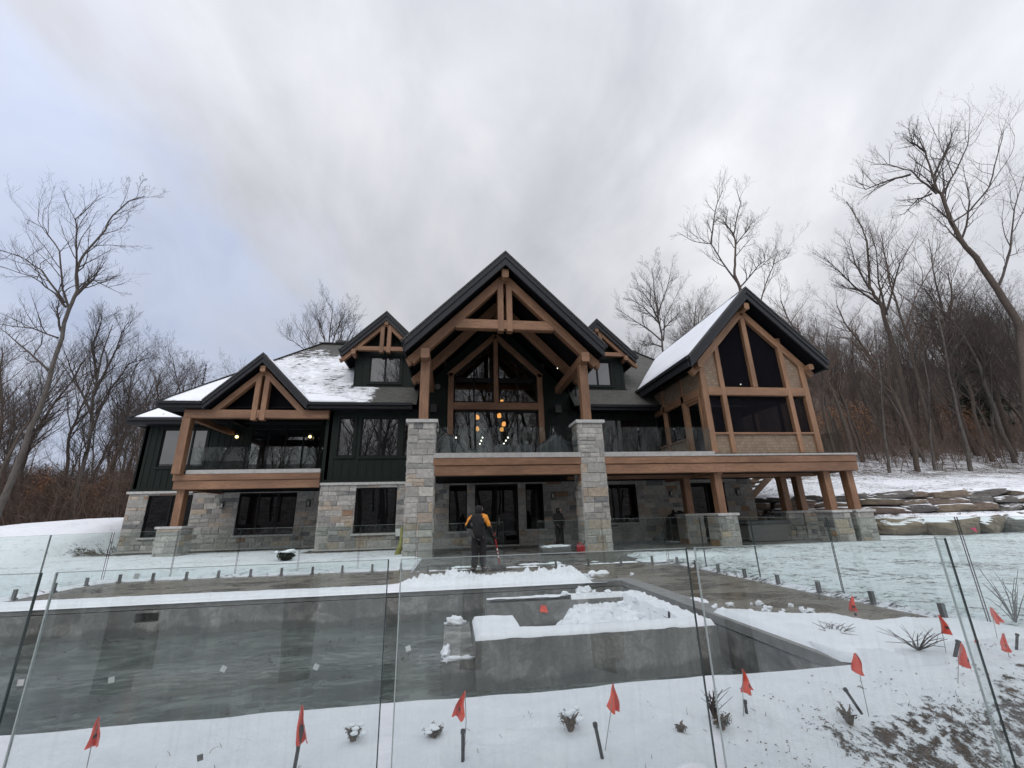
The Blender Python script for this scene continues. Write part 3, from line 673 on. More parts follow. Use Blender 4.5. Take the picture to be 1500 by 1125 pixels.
# (cut by the great window: built as pieces below)
for s, dx in ((dl, CX-6.4), (dr, CX+6.4)):
    truss(dx, 23.55, 12.60, 1.0, 2.28, 10.86, .26, kp=.24, post_gap=.32, rh=.24, rw=.24)
    k = MB(); k.beam((dx, 23.35, 12.47), (dx, 24.3, 12.47), .24, .28, ch=.05)
    for q in (-1, 1): k.beam((dx+q*1.72, 23.35, 10.62), (dx+q*1.72, 24.2, 10.62), .24, .30, ch=.04)
    k.build('beam_end', M['cedar'], H)
    wx0, wx1 = dx-.86, dx+.86
    hs = [(wx0, wx1, 8.98, 10.55)]
    siding(dx-1.72, dx+1.72, 8.60, 10.75, 24.0, hs, .2, .40, 'dormer_wall')
    k = MB(); k.poly([(dx-1.9, 24.02, 10.7), (dx+1.9, 24.02, 10.7), (dx, 24.02, 12.65)]); k.box((dx-1.72, 24.2, 8.7), (dx-1.5, 27.0, 11.1)); k.box((dx+1.5, 24.2, 8.7), (dx+1.72, 27.0, 11.1)); k.box((dx-1.8, 23.93, 8.58), (dx+1.8, 23.998, 8.76))
    k.build('dormer_cheek', M['siding'], H)
    window(*hs[0], 24.0, (.5,), pane='win', sill=False, casing=1, rec=.05)
    k = MB(); k.box((dx-1.5, 24.3, 8.8), (dx+1.5, 26.5, 8.85)); k.box((dx-1.4, 24.9, 8.9), (dx+1.4, 25.0, 12)); k.build('attic_lining', M['soffit'], H)
# ---- great room wall, big pentagon window
wall = MB(); y = 23.52
A = [(CX-2.75, 4.05), (CX-2.75, 9.42), (CX, 11.95), (CX+2.75, 9.42), (CX+2.75, 4.05)]
O = [(CX-4.4, 7.31), (CX-4.4, 9.6), (CX, 13.6), (CX+4.4, 9.6), (CX+4.4, 7.31)]
wall.prism([(CX-4.4, 7.31), (CX-2.75, 7.31), (CX-2.75, 9.42), (CX-4.4, 8.2)], y, y+.2)
wall.prism([(CX+2.75, 7.31), (CX+4.4, 7.31), (CX+4.4, 8.2), (CX+2.75, 9.42)], y, y+.2)
wall.prism([(CX-4.4, 8.2), (CX-2.75, 9.42), (CX, 11.95), (CX, 13.0)], y, y+.2)
wall.prism([(CX, 13.0), (CX, 11.95), (CX+2.75, 9.42), (CX+4.4, 8.2)], y, y+.2)
wall.build('gable_wall', M['siding'], H)
tf = MB(); yw = 23.40; w_ = .32
tf.beam((CX-2.59, yw, 4.05), (CX-2.59, yw, 9.40), .22, w_, up=(1, 0, 0)); tf.beam((CX+2.59, yw, 4.05), (CX+2.59, yw, 9.40), .22, w_, up=(1, 0, 0))
tf.beam((CX-2.70, yw, 9.28), (CX, yw, 11.82), .22, w_, up=(-1, 0, 1)); tf.beam((CX+2.70, yw, 9.28), (CX, yw, 11.82), .22, w_, up=(1, 0, 1))
tf.beam((CX-2.43, yw, 7.46), (CX+2.43, yw, 7.46), .22, .42); tf.beam((CX, yw-.01, 7.67), (CX, yw-.01, 11.75), .20, .26, up=(1, 0, 0))
tf.build('window_timber', M['cedar'], H)
f = MB(); yf = 23.5
def bar(x0, z0, x1, z1, w=.09, d=.10, y=yf): f.beam((x0, y, z0), (x1, y, z1), d, w, up=(0, 0, 1) if abs(x1-x0) > 1e-3 else (1, 0, 0), ch=.005)
for s in (-1, 1):
    bar(CX+s*.17, 7.72, CX+s*.17, 11.4); bar(CX+s*2.38, 7.72, CX+s*2.38, 9.35); bar(CX+s*1.28, 7.72, CX+s*1.28, 10.35)
    bar(CX+s*.14, 7.72, CX+s*2.42, 7.72); bar(CX+s*.14, 9.05, CX+s*2.42, 9.05, .26)
    bar(CX+s*.12, 11.38, CX+s*2.42, 9.26, .12)
for x in (-2.36, -1.2, 0, 1.2, 2.36): bar(CX+x, 4.06, CX+x, 7.22, .10)
bar(CX-2.4, 7.18, CX+2.4, 7.18, .14); bar(CX-2.4, 4.11, CX+2.4, 4.11, .10)
gw = f.build('great_window', M['frame'], H)
p = MB(); p.box((CX-2.4, 23.49, 4.1), (CX+2.4, 23.505, 7.2)); p.prism([(CX-2.4, 7.72), (CX+2.4, 7.72), (CX+2.4, 9.25), (CX, 11.5), (CX-2.4, 9.25)], 23.49, 23.505); p.build('pane', M['gwin'], gw)
# interior of the great room with rear windows open to the woods
k = MB(); k.box((CX-3.0, 23.75, 3.96), (CX-2.9, 33.6, 12)); k.box((CX+2.9, 23.75, 3.96), (CX+3.0, 33.6, 12))
for r_ in (lambda R: R)([(CX-2.9, CX+2.9, 3.96, 12.6)]):
    rs = [r_]
    for h in ((CX-2.7, CX-1.55, 8.3, 9.4), (CX-1.35, CX-.2, 8.3, 9.4), (CX+.15, CX+1.1, 8.3, 9.4), (CX-1.9, CX-.3, 9.9, 11.2), (CX+.2, CX+1.6, 9.9, 11.2), (CX-2.2, CX-1.0, 5.0, 6.6), (CX+.6, CX+1.9, 5.0, 6.9)):
        rs = subtract(rs, h)
    for (a, b_, c, d) in rs: k.box((a, 33.5, c), (b_, 33.6, d))
k.prism([(CX-3, 9.9), (CX, 12.6), (CX+3, 9.9), (CX+3, 10.0), (CX, 12.75), (CX-3, 10.0)], 23.8, 33.5)
k.build('great_room_lining', plain('interior_panelling', (.05, .042, .036), .6), H)
k = MB(); k.beam((CX-2.9, 27, 9.7), (CX+2.9, 27, 9.7), .3, .35); k.beam((CX, 27, 9.8), (CX, 27, 12.5), .28, .3, up=(1, 0, 0)); k.beam((CX-2.9, 30, 9.7), (CX+2.9, 30, 9.7), .3, .35)
for s in (-1, 1): k.beam((CX+s*2.9, 27, 9.8), (CX+s*.1, 27, 12.4), .25, .3, up=(s, 0, 1))
k.build('interior_beam', M['cedar'], H)
# ---- columns
def column(cx):
    s = MB(); w = 1.10; x0 = cx - w/2; y0 = 18.15
    ashlar(s, (x0, y0, 0), (1, 0, 0), w, -.1, 5.36, (0, -1, 0)); ashlar(s, (x0+w, y0, 0), (0, 1, 0), 1.0, -.1, 5.36, (1, 0, 0))
    ashlar(s, (x0, y0+1.0, 0), (0, -1, 0), 1.0, -.1, 5.36, (-1, 0, 0)); ashlar(s, (x0+w, y0+1.0, 0), (-1, 0, 0), w, -.1, 5.36, (0, 1, 0))
    o = s.build('stone_column', M['stone'], H)
    k = MB(); k.box((x0-.012, y0-.012, -.1), (x0+w+.012, y0+1.012, 5.36)); k.build('mortar_bed', M['mortar'], o)
    k = MB(); k.beam((cx, y0-.12, 5.43), (cx, y0+1.12, 5.43), w+.24, .14, ch=.02); k.build('cap', M['cap'], o)
column(CX-3.72); column(CX+3.70)
# ---- decks
def deck(x0, x1, y0, y1, zb=3.1, fas=None, name='deck'):
    d = MB(); d.box((x0, y0+.25, zb+.12), (x1, y1, 3.98)); o = d.build(name, M['soffit'], H)
    return o
def beamline(o, x0, x1, y, lp=0, rp=0):
    k = MB(); k.beam((x0, y+.17, 3.31), (x1, y+.17, 3.31), .34, .41); k.beam((x0-lp, y+.09, 3.68), (x1+rp, y+.09, 3.68), .26, .31); k.build('edge_beam', M['cedar'], o)
D1 = deck(-1.9, 19.12, 18.2, 23.5); beamline(D1, CX-3.2, CX+3.17, 18.15); beamline(D1, CX+4.24, 19.12, 18.15)
k = MB(); k.box((CX-3.2, 18.10, 3.845), (CX+3.17, 18.42, 4.05)); k.box((CX+4.24, 18.10, 3.845), (11.85, 18.42, 4.05)); k.box((11.85, 18.08, 3.845), (19.2, 18.46, 3.93)); k.build('deck_edge', M['fascia'], D1)
k = MB(); k.beam((19.0, 18.2, 3.31), (19.0, 23.4, 3.31), .3, .41); k.beam((19.06, 18.2, 3.68), (19.06, 23.4, 3.68), .22, .31)
k.beam((5.5, 20.6, 3.2), (18.95, 20.6, 3.2), .3, .3); k.beam((12.12, 18.4, 3.2), (12.12, 23.4, 3.2), .3, .3); k.build('inner_beam', M['cedar'], D1)
D2 = deck(-13.6, -6.85, 23.3, 27.6); beamline(D2, -13.68, -6.85, 23.3, .06, 0)
k = MB(); k.box((-13.2, 23.26, 3.845), (-6.85, 23.58, 4.04)); k.build('deck_edge', M['fascia'], D2)
k = MB(); k.beam((-13.55, 23.4, 3.31), (-13.55, 27.55, 3.31), .3, .41); k.beam((-13.6, 23.4, 3.68), (-13.6, 27.55, 3.68), .2, .31); k.build('inner_beam', M['cedar'], D2)
def pier(x, y, w=.95, d=.95, zt=1.22):
    s = MB(); x0 = x-w/2; y0 = y-d/2
    ashlar(s, (x0, y0, 0), (1, 0, 0), w, -.1, zt, (0, -1, 0)); ashlar(s, (x0+w, y0, 0), (0, 1, 0), d, -.1, zt, (1, 0, 0)); ashlar(s, (x0, y0+d, 0), (0, -1, 0), d, -.1, zt, (-1, 0, 0))
    o = s.build('stone_pier', M['stone'], H)
    k = MB(); k.box((x0-.012, y0-.012, -.1), (x0+w+.012, y0+d+.012, zt)); k.build('mortar_bed', M['mortar'], o)
    k = MB(); k.beam((x, y0-.09, zt+.055), (x, y0+d+.09, zt+.055), w+.18, .11, ch=.02); k.build('cap', M['cap'], o)
    k = MB(); k.beam((x, y, zt+.11), (x, y, 3.10), .36, .40, up=(0, 1, 0)); k.build('timber_post', M['cedar'], o)
for x, y in ((12.05, 18.68), (17.68, 18.68), (18.92, 18.68), (11.75, 20.9), (17.6, 21.4), (18.7, 21.6)): pier(x, y, .86, .9)
pier(-13.42, 23.75, 1.0, 1.0, 1.28)
# ---- railings
def railing(x0, x1, y, n, z0=4.05, z1=5.2):
    f = MB(); w = (x1-x0)/n
    for i in range(n): f.box((x0+i*w+.015, y, z0), (x0+(i+1)*w-.015, y+.012, z1))
    o = f.build('glass_railing', M['rglass'], H)
    k = MB()
    for i in range(n+1): k.box((x0+i*w-.03, y-.01, z1-.12), (x0+i*w+.03, y+.025, z1-.06))
    k.build('clamp', M['steel'], o)
railing(CX-3.15, CX+3.12, 18.25, 3); railing(CX+4.28, 11.85, 18.25, 3); railing(-13.2, -6.9, 23.42, 4)
k = MB(); k.box((18.95, 18.4, 4.0), (18.962, 23.2, 5.1)); k.build('glass_railing', M['rglass'], H)
# ---- screened porch
def P2(x): return x
k = MB(); y = 18.30; XL2, XR2 = 11.88, 17.68; pc = (XL2+XR2)/2
def post(x, z0, z1, w=.26, mb=k, yy=y): mb.beam((x, yy+.13, z0), (x, yy+.13, z1), .26, w, up=(1, 0, 0))
post(XL2+.15, 4.0, 8.6, .30); post(XR2-.15, 4.0, 8.6, .30)
post(pc-1.78, 4.0, 9.9, .24); post(pc+1.78, 4.0, 9.9, .24)
post(pc, 7.25, 11.2, .26)
k.beam((XL2+.3, y+.125, 7.02), (XR2-.3, y+.125, 7.02), .24, .42); 
for a, b_ in ((XL2+.3, pc-1.9), (pc-1.66, pc+1.66), (pc+1.9, XR2-.3)): k.beam((a, y+.13, 4.93), (b_, y+.13, 4.93), .24, .09)
for s in (-1, 1): k.beam((pc, y+.12, 11.35), (pc+s*3.28, y+.12, 11.35-3.28*1.045), .25, .34, up=(s*1.045, 0, 1))
for s in (-1, 1): k.beam((pc+s*3.0, 17.95, 8.25), (pc+s*3.0, 18.4, 8.25), .26, .28, ch=.05)
k.beam((pc, 17.8, 11.45), (pc, 18.5, 11.45), .28, .36, ch=.06)
k.build('porch_frame', M['cedar2'], H)
k = MB(); ys = 18.42
for a, b_ in ((XL2+.3, pc-1.9), (pc-1.66, pc+1.66), (pc+1.9, XR2-.3)): k.box((a, ys, 4.0), (b_, ys+.1, 4.885))
for s in (-1, 1):
    P = [(pc+s*1.9, 7.23), (pc+s*2.6, 7.23), (pc+s*2.6, 8.35), (pc+s*1.9, 9.15)]
    k.prism(P if s > 0 else P[::-1], ys, ys+.1)
# side wall shingles (faces the middle of the house)
xs = XL2+.05
k.box((xs, 18.6, 7.25), (xs+.1, 23.5, 8.4)); k.box((xs, 20.35, 4.0), (xs+.1, 23.5, 4.95))
k.box((XR2-.15, 18.6, 4.0), (XR2-.05, 23.5, 4.9)); k.box((XR2-.15, 18.6, 7.25), (XR2-.05, 23.5, 8.4))
k.build('shingle_siding', M['cshingle'], H)
k = MB()
for s, xx in ((0, XR2-.12), (1, XL2+.12)):
    if s: k.build('side_frame', M['cedar2'], H); k = MB()
    k.beam((xx, 18.6, 7.05), (xx, 23.5, 7.05), .24, .40)
    for yy in (20.25, 22.35): k.beam((xx, yy, 4.0), (xx, yy, 8.4), .24, .26, up=(0, 1, 0))
    k.beam((xx, 20.38, 5.0), (xx, 23.5, 5.0), .24, .09)
k.beam((XL2+.12, 18.75, 4.0), (XL2+.12, 18.75, 6.85), .2, .14, up=(0, 1, 0)); k.beam((XL2+.12, 20.05, 4.0), (XL2+.12, 20.05, 6.85), .2, .14, up=(0, 1, 0)); k.beam((XL2+.12, 18.8, 6.78), (XL2+.12, 20.0, 6.78), .2, .14)
k.build('side_frame', M['cedar2'], H)
k = MB(); k.box((XL2+.10, 18.85, 4.05), (XL2+.12, 19.98, 6.7)); pd = k.build('porch_door', M['win2'], H)
f = MB(); f.beam((XL2+.1, 18.9, 4.05), (XL2+.1, 18.9, 6.7), .08, .12, up=(0, 1, 0)); f.beam((XL2+.1, 19.93, 4.05), (XL2+.1, 19.93, 6.7), .08, .12, up=(0, 1, 0)); f.beam((XL2+.1, 18.9, 6.65), (XL2+.1, 19.93, 6.65), .08, .12); f.beam((XL2+.1, 18.9, 4.12), (XL2+.1, 19.93, 4.12), .08, .14); f.build('door_frame', M['cedar2'], pd)
k = MB(); k.box((XL2+.14, 20.4, 5.05), (XL2+.15, 22.2, 6.84)); k.box((XL2+.14, 22.5, 5.05), (XL2+.15, 23.4, 6.84)); k.build('porch_window', M['win2'], H)
k = MB()
for a, b_ in ((XL2+.3, pc-1.9), (pc-1.66, pc+1.66), (pc+1.9, XR2-.3)): k.box((a, 18.50, 4.97), (b_, 18.505, 6.81))
for s in (-1, 1):
    P = [(pc+s*.13, 7.23), (pc+s*1.66, 7.23), (pc+s*1.66, 9.42), (pc+s*.13, 11.0)]; k.prism(P if s > 0 else P[::-1], 18.50, 18.505)
k.build('insect_screen', M['screen'], H)
# porch interior: dark ceiling, rear wall with an opening to the slope
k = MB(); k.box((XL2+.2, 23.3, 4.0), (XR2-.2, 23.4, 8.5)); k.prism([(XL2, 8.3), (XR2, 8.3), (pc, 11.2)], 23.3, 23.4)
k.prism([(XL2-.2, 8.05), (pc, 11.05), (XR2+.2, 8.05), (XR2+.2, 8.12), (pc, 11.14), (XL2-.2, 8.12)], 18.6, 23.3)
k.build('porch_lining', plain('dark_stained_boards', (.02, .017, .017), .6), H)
# clean snow blanket on the left leaf of the porch roof and wing/left eaves
def roof_snow(quad, t, parent, seed, inset=.0):
    A, B, C_, D = [Vector(p) for p in quad]; nx, ny = 26, 14; mb = MB(); n = (B-A).cross(D-A).normalized()
    if n.z < 0: n = -n
    G = []
    for j in range(ny+1):
        for i in range(nx+1):
            u_, v_ = i/nx, j/ny; p = (A*(1-u_)+B*u_)*(1-v_)+(D*(1-u_)+C_*u_)*v_
            e = min(sm(0, .03, u_), sm(0, .03, 1-u_), sm(0, .05, v_), sm(0, .05, 1-v_))
            G.append(p + n * (.006 + t * e * (.8 + .35*noise.noise(p*.7 + Vector((seed, 0, 0))))))
    b0 = len(mb.v); mb.v += [tuple(p) for p in G]
    for j in range(ny):
        for i in range(nx):
            a = b0 + j*(nx+1)+i; mb.f.append((a, a+1, a+nx+2, a+nx+1)); mb.uv.append([(0, 0)]*4); mb.c.append((1, 1, 1))
    return mb.build('roof_snow', M['snowroof'], parent, smooth=True)
def pl(x, y): return (x, y, 12.50 - abs(x-PX)*1.045)
roof_snow([pl(PX-3.62, 17.85), pl(PX-.25, 17.85), pl(PX-.25, 27.6), pl(PX-3.62, 23.9)], .07, porch, 1)
roof_snow([rp(XL+.1, EY+.05), rp(-12.78, EY+.05), rp(-10.2, EY+2.7), rp(XL+2.85, EY+2.7)], .04, main_roof, 3)
roof_snow([(wx+.15, wy+.08, 7.58), (-13.5, wy+.08, 7.58), (-13.5, wy+1.75, 7.5+1.75), (wx+1.85, wy+1.75, 7.5+1.75)], .05, wing_roof, 5)
roof_snow([(-7.72, EY+.0, EZ+.0), (-5.1, EY+.0, EZ+.0), (-6.1, EY+.35, EZ+.35), (-8.1, EY+.6, EZ+.6)], .08, main_roof, 6)
def gl_(x, y): return (x, y, 10.12 - abs(x+10.17)*1.03)
roof_snow([gl_(-10.0, 22.62), gl_(-7.70, 22.62), gl_(-7.70, 22.85), gl_(-10.0, 25.3)], .045, main_roof, 8)
# ---- wall lamps
def wall_lamp(x, y, z, lit, label=None):
    k = MB(); k.box((x-.07, y-.03, z-.12), (x+.07, y, z+.12)); k.box((x-.10, y-.20, z+.16), (x+.10, y-.02, z+.20)); k.box((x-.10, y-.20, z-.20), (x+.10, y-.02, z-.17))
    for a, b_ in ((-.095, -.195), (.085, -.195), (-.095, -.03), (.085, -.03)): k.box((x+a, y+b_, z-.17), (x+a+.01, y+b_+.01, z+.16))
    o = k.build('wall_lamp', M['black'], H)
    g = MB()
    if lit: g.blob((x, y-.11, z), .085, .085, .085, 1, 0, 12, 8); g.build('bulb', M['warm'], o, True)
    else: g.tube([(x, y-.11, z-.10), (x, y-.11, z+.08)], .035, 8); g.build('bulb', M['white'], o)
for x in (-13.12, -8.9): wall_lamp(x, 27.55 if x > -14 else 27.55, 6.47, True)
for x in (-13.3, -8.55): wall_lamp(x, 27.55, 2.48, False)
for x in (.0-1.05, 5.35, 12.2, 16.3): wall_lamp(x, 23.44, 2.45, False)
wall_lamp(CX-3.25, 23.48, 6.1, False); wall_lamp(CX+3.25, 23.48, 6.1, False)
k = MB(); k.tube([(CX-3.35, 23.45, 8.62), (CX-3.35, 23.50, 8.62)], .17, 16); k.tube([(CX-3.35, 23.43, 8.62), (CX-3.35, 23.45, 8.62)], .11, 16); k.build('round_vent', M['grey'], H)
for s in (-1, 1):
    k = MB(); x = CX+s*3.5; k.box((x-.17, 22.9, 7.0), (x+.17, 23.3, 7.45)); k.build('loudspeaker', M['black'], H)
k = MB(); k.tube([(CX+4.75, 23.38, 8.8), (CX+4.75, 23.38, 8.0), (CX+5.1, 23.3, 7.5), (CX+5.1, 23.1, 7.3)], .05, 8); k.tube([(12.0, 23.38, 7.1), (11.9, 23.4, 6.7), (11.9, 23.42, 4.1)], .045, 8); k.build('downpipe', M['gutter'], H)
k = MB(); k.box((-2.9, 23.30, .62), (-2.65, 23.42, .98)); k.build('outlet_box', M['white'], H)

# ================================================================== GROUND, POOL
def lerp_tab(tab, x):
    if x <= tab[0][0]: return tab[0][1]
    for (a, b), (c, d) in zip(tab, tab[1:]):
        if x <= c: return b + (d-b) * (x-a)/(c-a)
    return tab[-1][1]
YW = [(16.8, 27.5), (18.2, 25.6), (20.5, 22.6), (23, 20.9), (28, 20.2), (45, 19.6), (80, 18.5)]
def yw(x): return lerp_tab(YW, x)
PX0, PX1, PY0, PY1 = -9.0, 3.74, 4.03, 9.93
def in_deck(x, y):
    d = max(min(x+9.25, 6.28-x, y-(4.3+.8*sm(3.72, 3.9, x)), (13.85 if x < -1.2 else 23.6)-y), min(x+1.25, 19.6-x, y-16.4-.9*sm(8, 13, x)-.12*fbm(x, 0, 3), 24-y), min(x+19, 17.5-x, y-22.9 - (3.9 if x < -6.8 else 0)))
    return d            # >0 inside paving / house
FP = [(-1.75, 3.05, .3), (-1.32, 3.22, .5), (-.86, 3.10, .2), (-.42, 3.30, .5), (.35, 3.28, .1), (.52, 3.42, .1), (1.05, 3.5, .6), (1.42, 3.34, .8), (1.85, 3.52, .7), (2.2, 3.36, .9), (2.65, 3.6, .8), (3.0, 3.5, 1.0), (2.42, 3.42, 1.2), (3.5, 3.75, .6), (4.0, 4.3, .9), (4.35, 4.2, 1.1)]
DENT = []
def height(x, y):
    h = 0
    if 2.2 < y < 5 and -2.5 < x < 6.5:
        for fx, fy, fa in FP:
            dx, dy = x-fx, y-fy
            if abs(dx) < .4 and abs(dy) < .4:
                u_, v_ = dx*math.cos(fa)+dy*math.sin(fa), -dx*math.sin(fa)+dy*math.cos(fa); q = (u_/.15)**2 + (v_/.065)**2; h += -.030*math.exp(-q*q) + .010*math.exp(-(q-1.9)**2)
        for fx, fy in DENT:
            q = math.hypot(x-fx, y-fy); h += -.030*math.exp(-(q/.05)**2)
    # hill to the right
    if x > 16.5 and y > 15:
        w = yw(x); d = y - w
        sx = sm(16.6, 18.4, x)
        h += sx * (1.0*sm(-1.75, -1.25, d) * sm(18.6, 20.4, x) + 1.1*sm(-.25, .3, d) + (1.0*sm(-.4, .2, d) * (1-sm(18.6, 20.4, x))))
        k = .75 + .0028 * min(x, 160)
        h += sx * k * (.21*max(0, min(d, 10)) + .36*max(0, min(d-10, 15)) + .40*max(0, min(d-25, 80)))
        h += sx * .12 * fbm(x, y, 5, 4, .35) * sm(.5, 4, d)
        if d > 20: h += .8*fbm(x, y, 7, 3, .05)
    elif y > 34: h += .21*.75*min(y-34, 120)*.6*sm(-10, 20, x)
    # snow bank behind the left end of the house
    if x < -18.0:
        k = sm(-18.2, -20.5, x); h += k * (1.95*sm(20, 33, y) + .25*sm(33, 45, y)) * (1 - .75*sm(-25, -34, x - .15*(y-30))) + k*.06*fbm(x, y, 2, 4, .6)
        dd = math.hypot(x+18, y-10) - 26
        if dd > 0: h += .10*min(dd, 60)*sm(0, 16, dd)
    if y < .6: h -= .33*min(.6-y, 7)*sm(.6, -1, y)
    if y < -9: h += .24*min(-9-y, 60)*sm(-9, -16, y)  # unseen hillside added behind the camera to darken reflections in the windows
    # planting bank near the front fence, falling towards the camera on the right
    if y < 4.2:
        h += -.52*sm(1.2, 3.7, x)*sm(3.9, 2.5, y) - .10*sm(3.3, 2.0, y)
        h += .030*fbm(x, y, 9, 5, 1.4)*sm(4.0, 3.4, y) + .055*max(0, fbm(x, y, 19, 5, 3.2))*sm(3.35, 3.05, y - .3*sm(1, 4, x))
    t = in_deck(x, y)
    if t > -.05: h = min(h, 0) - .15 if t > .05 else h*.2 - .02
    else:
        h += .05*sm(-.05, -.25, t) + .018*fbm(x, y, 1, 4, .9)
    return h
for _b in ((125, 1135), (433, 1130), (679, 1112), (883, 1100), (1088, 1062), (1270, 1038), (1254, 912), (1385, 956), (1400, 1000), (882, 1110), (1096, 1061), (1260, 1042), (635, 1108), (838, 1100), (1060, 1082), (1245, 1058)):
    _p = atZ(*_b, -.03); DENT.append((_p.x, _p.y))
def cover(x, y):
    """(snow cover, leaf litter)"""
    if y < -.5: return (.60 - .10*sm(-12, -20, y), 1)
    if y < 4.6:
        m_ = max(sm(1.5, 3.0, x + .6*fbm(x, y, 4, 3, .8)) * sm(3.95, 3.25, y + .45*fbm(x, y, 6, 3, .9) - .35*sm(3, 6, x)), .8*sm(4.6, 5.3, x)*sm(.0, .3, fbm(x, y, 12, 3, .7)))
        front = sm(2.95, 2.5, y + .2*fbm(x, y, 8, 3, 1.2))
        return (.80 - .272*m_ - .19*front*(1-m_), max(m_, front))
    if x > 6.2 and y < 18.5: return (.567 + .03*fbm(x, y, 3, 3, .3) - .03*sm(7.1, 6.4, x)*sm(4, 12, y) - .10*sm(15.3, 17, y)*sm(16, 8, x), 0)
    if x > 16.5:
        d = y - yw(x)
        if d < 12: return (.565 - .055*sm(3.5, 10, d) + .03*fbm(x, y, 3, 3, .3), .6)
        return (.515 - .15*sm(13, 28, d), 1)
    if x < -1.0:
        near_wall = max(sm(-23, -26.5, -y)*0, sm(21.3, 22.6, y)*sm(-7.5, -6.6, x), sm(24.2, 26.3, y)*sm(-19.6, -18.6, x)*sm(-6, -7, x), 0)
        woods = sm(28, 34, math.hypot(x+18, y-10) + 1.5*fbm(x, y, 3, 3, .15) - (8 if x > -24 else 0)*sm(-28, -22, x))
        v = .585 - .16*near_wall + .02*fbm(x, y, 1, 3, .3) + .03*sm(-17, -19, x)
        return (v*(1-woods) + .40*woods, max(woods, near_wall*.4))
    return (.62, .5)
def axis(parts):
    out = []
    for a, b, s_ in parts:
        n = max(1, round((b-a)/s_)); out += [a + (b-a)*i/n for i in range(n)]
    return out + [parts[-1][1]]
xs_ = axis([(-420, -80, 20), (-80, -24, 2.5), (-24, PX0, .55), (PX0, -3.4, .13), (-3.4, PX1, .055), (PX1, 7, .055), (7, 8, .12), (8, 30, .4), (30, 70, 1.6), (70, 460, 13)])
ys_ = axis([(-300, -20, 20), (-20, 1.2, 2.0), (1.2, 2.3, .07), (2.3, PY0, .04), (PY0, PY1, .25), (PY1, 18, .3), (18, 36, .45), (36, 90, 2), (90, 200, 6), (200, 700, 40)])
gm = MB(); nx_ = len(xs_)
for y in ys_:
    for x in xs_: gm.v.append((x, y, height(x, y)))
cv = {}
for j in range(len(ys_)-1):
    for i in range(nx_-1):
        xm, ym = (xs_[i]+xs_[i+1])/2, (ys_[j]+ys_[j+1])/2
        if PX0 < xm < PX1 and PY0 < ym < PY1: continue
        a = j*nx_+i; gm.f.append((a, a+1, a+nx_+1, a+nx_)); gm.uv.append([(0, 0)]*4); gm.c.append(None)
me = bpy.data.meshes.new('snowy_ground'); me.from_pydata(gm.v, [], gm.f)
ca = me.color_attributes.new(name='Col', type='FLOAT_COLOR', domain='POINT'); buf = []
for (x, y, z) in gm.v:
    c = cover(x, y); buf += [c[0], c[1], 0, 1]
ca.data.foreach_set('color', buf); me.materials.append(M['ground']); me.polygons.foreach_set('use_smooth', [True]*len(me.polygons))
o = bpy.data.objects.new('snowy_ground', me); COL.objects.link(o); tag(o, kind='structure')
# paving sheets round the pool and under the decks
k = MB()
def sheet(mb, x0, x1, y0, y1, z): mb.poly([(x0, y0, z), (x1, y0, z), (x1, y1, z), (x0, y1, z)])
cw = .36
sheet(k, -9.3, -1.2, PY1+cw, 13.9, 0); sheet(k, -1.2, 6.35, PY1+cw, 13.25, 0); sheet(k, PX1+cw, 6.35, 4.5, PY1+cw, 0); sheet(k, -9.3, -9.0-cw*0, PY0, PY1+cw, 0) if False else None
k.build('pool_deck', M['paving']); tag(bpy.data.objects['pool_deck'], kind='structure')
k = MB(); sheet(k, -1.2, 6.35, 13.25, 23.5, -.05); sheet(k, 6.35, 17.4, 15.6, 23.5, -.05); sheet(k, 17.4, 19.6, 15.6, 25, -.05)
k.box((-1.2, 13.25, -.2), (6.35, 13.31, -.004)); k.build('patio', M['wetc']); tag(bpy.data.objects['patio'], kind='structure')
# pool shell with spa
k = MB()
def wallx(y, x0, x1, z0, z1, holes=(), flip=1):
    rs = [(x0, x1, z0, z1)]
    for h in holes: rs = subtract(rs, h)
    for a, b, c, d in rs: k.poly([(a, y, c), (b, y, c), (b, y, d), (a, y, d)][::flip])
sk = (-6.0, -5.58, -.33, -.16)
wallx(PY1-.03, PX0, PX1, -1.9, -.11, [sk]); wallx(PY0, PX0, PX1, -1.9, .02, flip=-1)
for xx, fl in ((PX0, 1), (PX1-.03, -1)): k.poly([(xx, PY0, -1.9), (xx, PY1, -1.9), (xx, PY1, -.11), (xx, PY0, -.11)][::fl])
k.poly([(sk[0], PY1-.03, sk[2]), (sk[1], PY1-.03, sk[2]), (sk[1], PY1+.3, sk[2]), (sk[0], PY1+.3, sk[2])]); k.poly([(sk[0], PY1+.3, sk[2]), (sk[1], PY1+.3, sk[2]), (sk[1], PY1+.3, sk[3]), (sk[0], PY1+.3, sk[3])])
for q in (0, 1): k.poly([(sk[q], PY1-.03, sk[2]), (sk[q], PY1+.3, sk[2]), (sk[q], PY1+.3, sk[3]), (sk[q], PY1-.03, sk[3])])
shell = k.build('pool_shell', M['plaster']); tag(shell, kind='structure')
k = MB(); sheet(k, PX0, PX1, PY0, PY1, -1.85); k.build('pool_floor', M['poolfloor']); tag(bpy.data.objects['pool_floor'], kind='structure')
k = MB(); k.box((PX0, PY1-.005, -.10), (PX1+cw, PY1+cw, .006)); k.box((PX1-.005, PY0-.03, -.10), (PX1+cw, PY1-.005, .006)); k.box((PX0-.3, PY0-.03, -.10), (PX0+.005, PY1+cw, .006))
k.build('pool_coping', M['coping']); tag(bpy.data.objects['pool_coping'], kind='structure')
WZ = -.57
k = MB(); sheet(k, PX0, PX1, PY0, PY1, WZ); k.build('pool_water', M['water']); tag(bpy.data.objects['pool_water'], kind='structure')
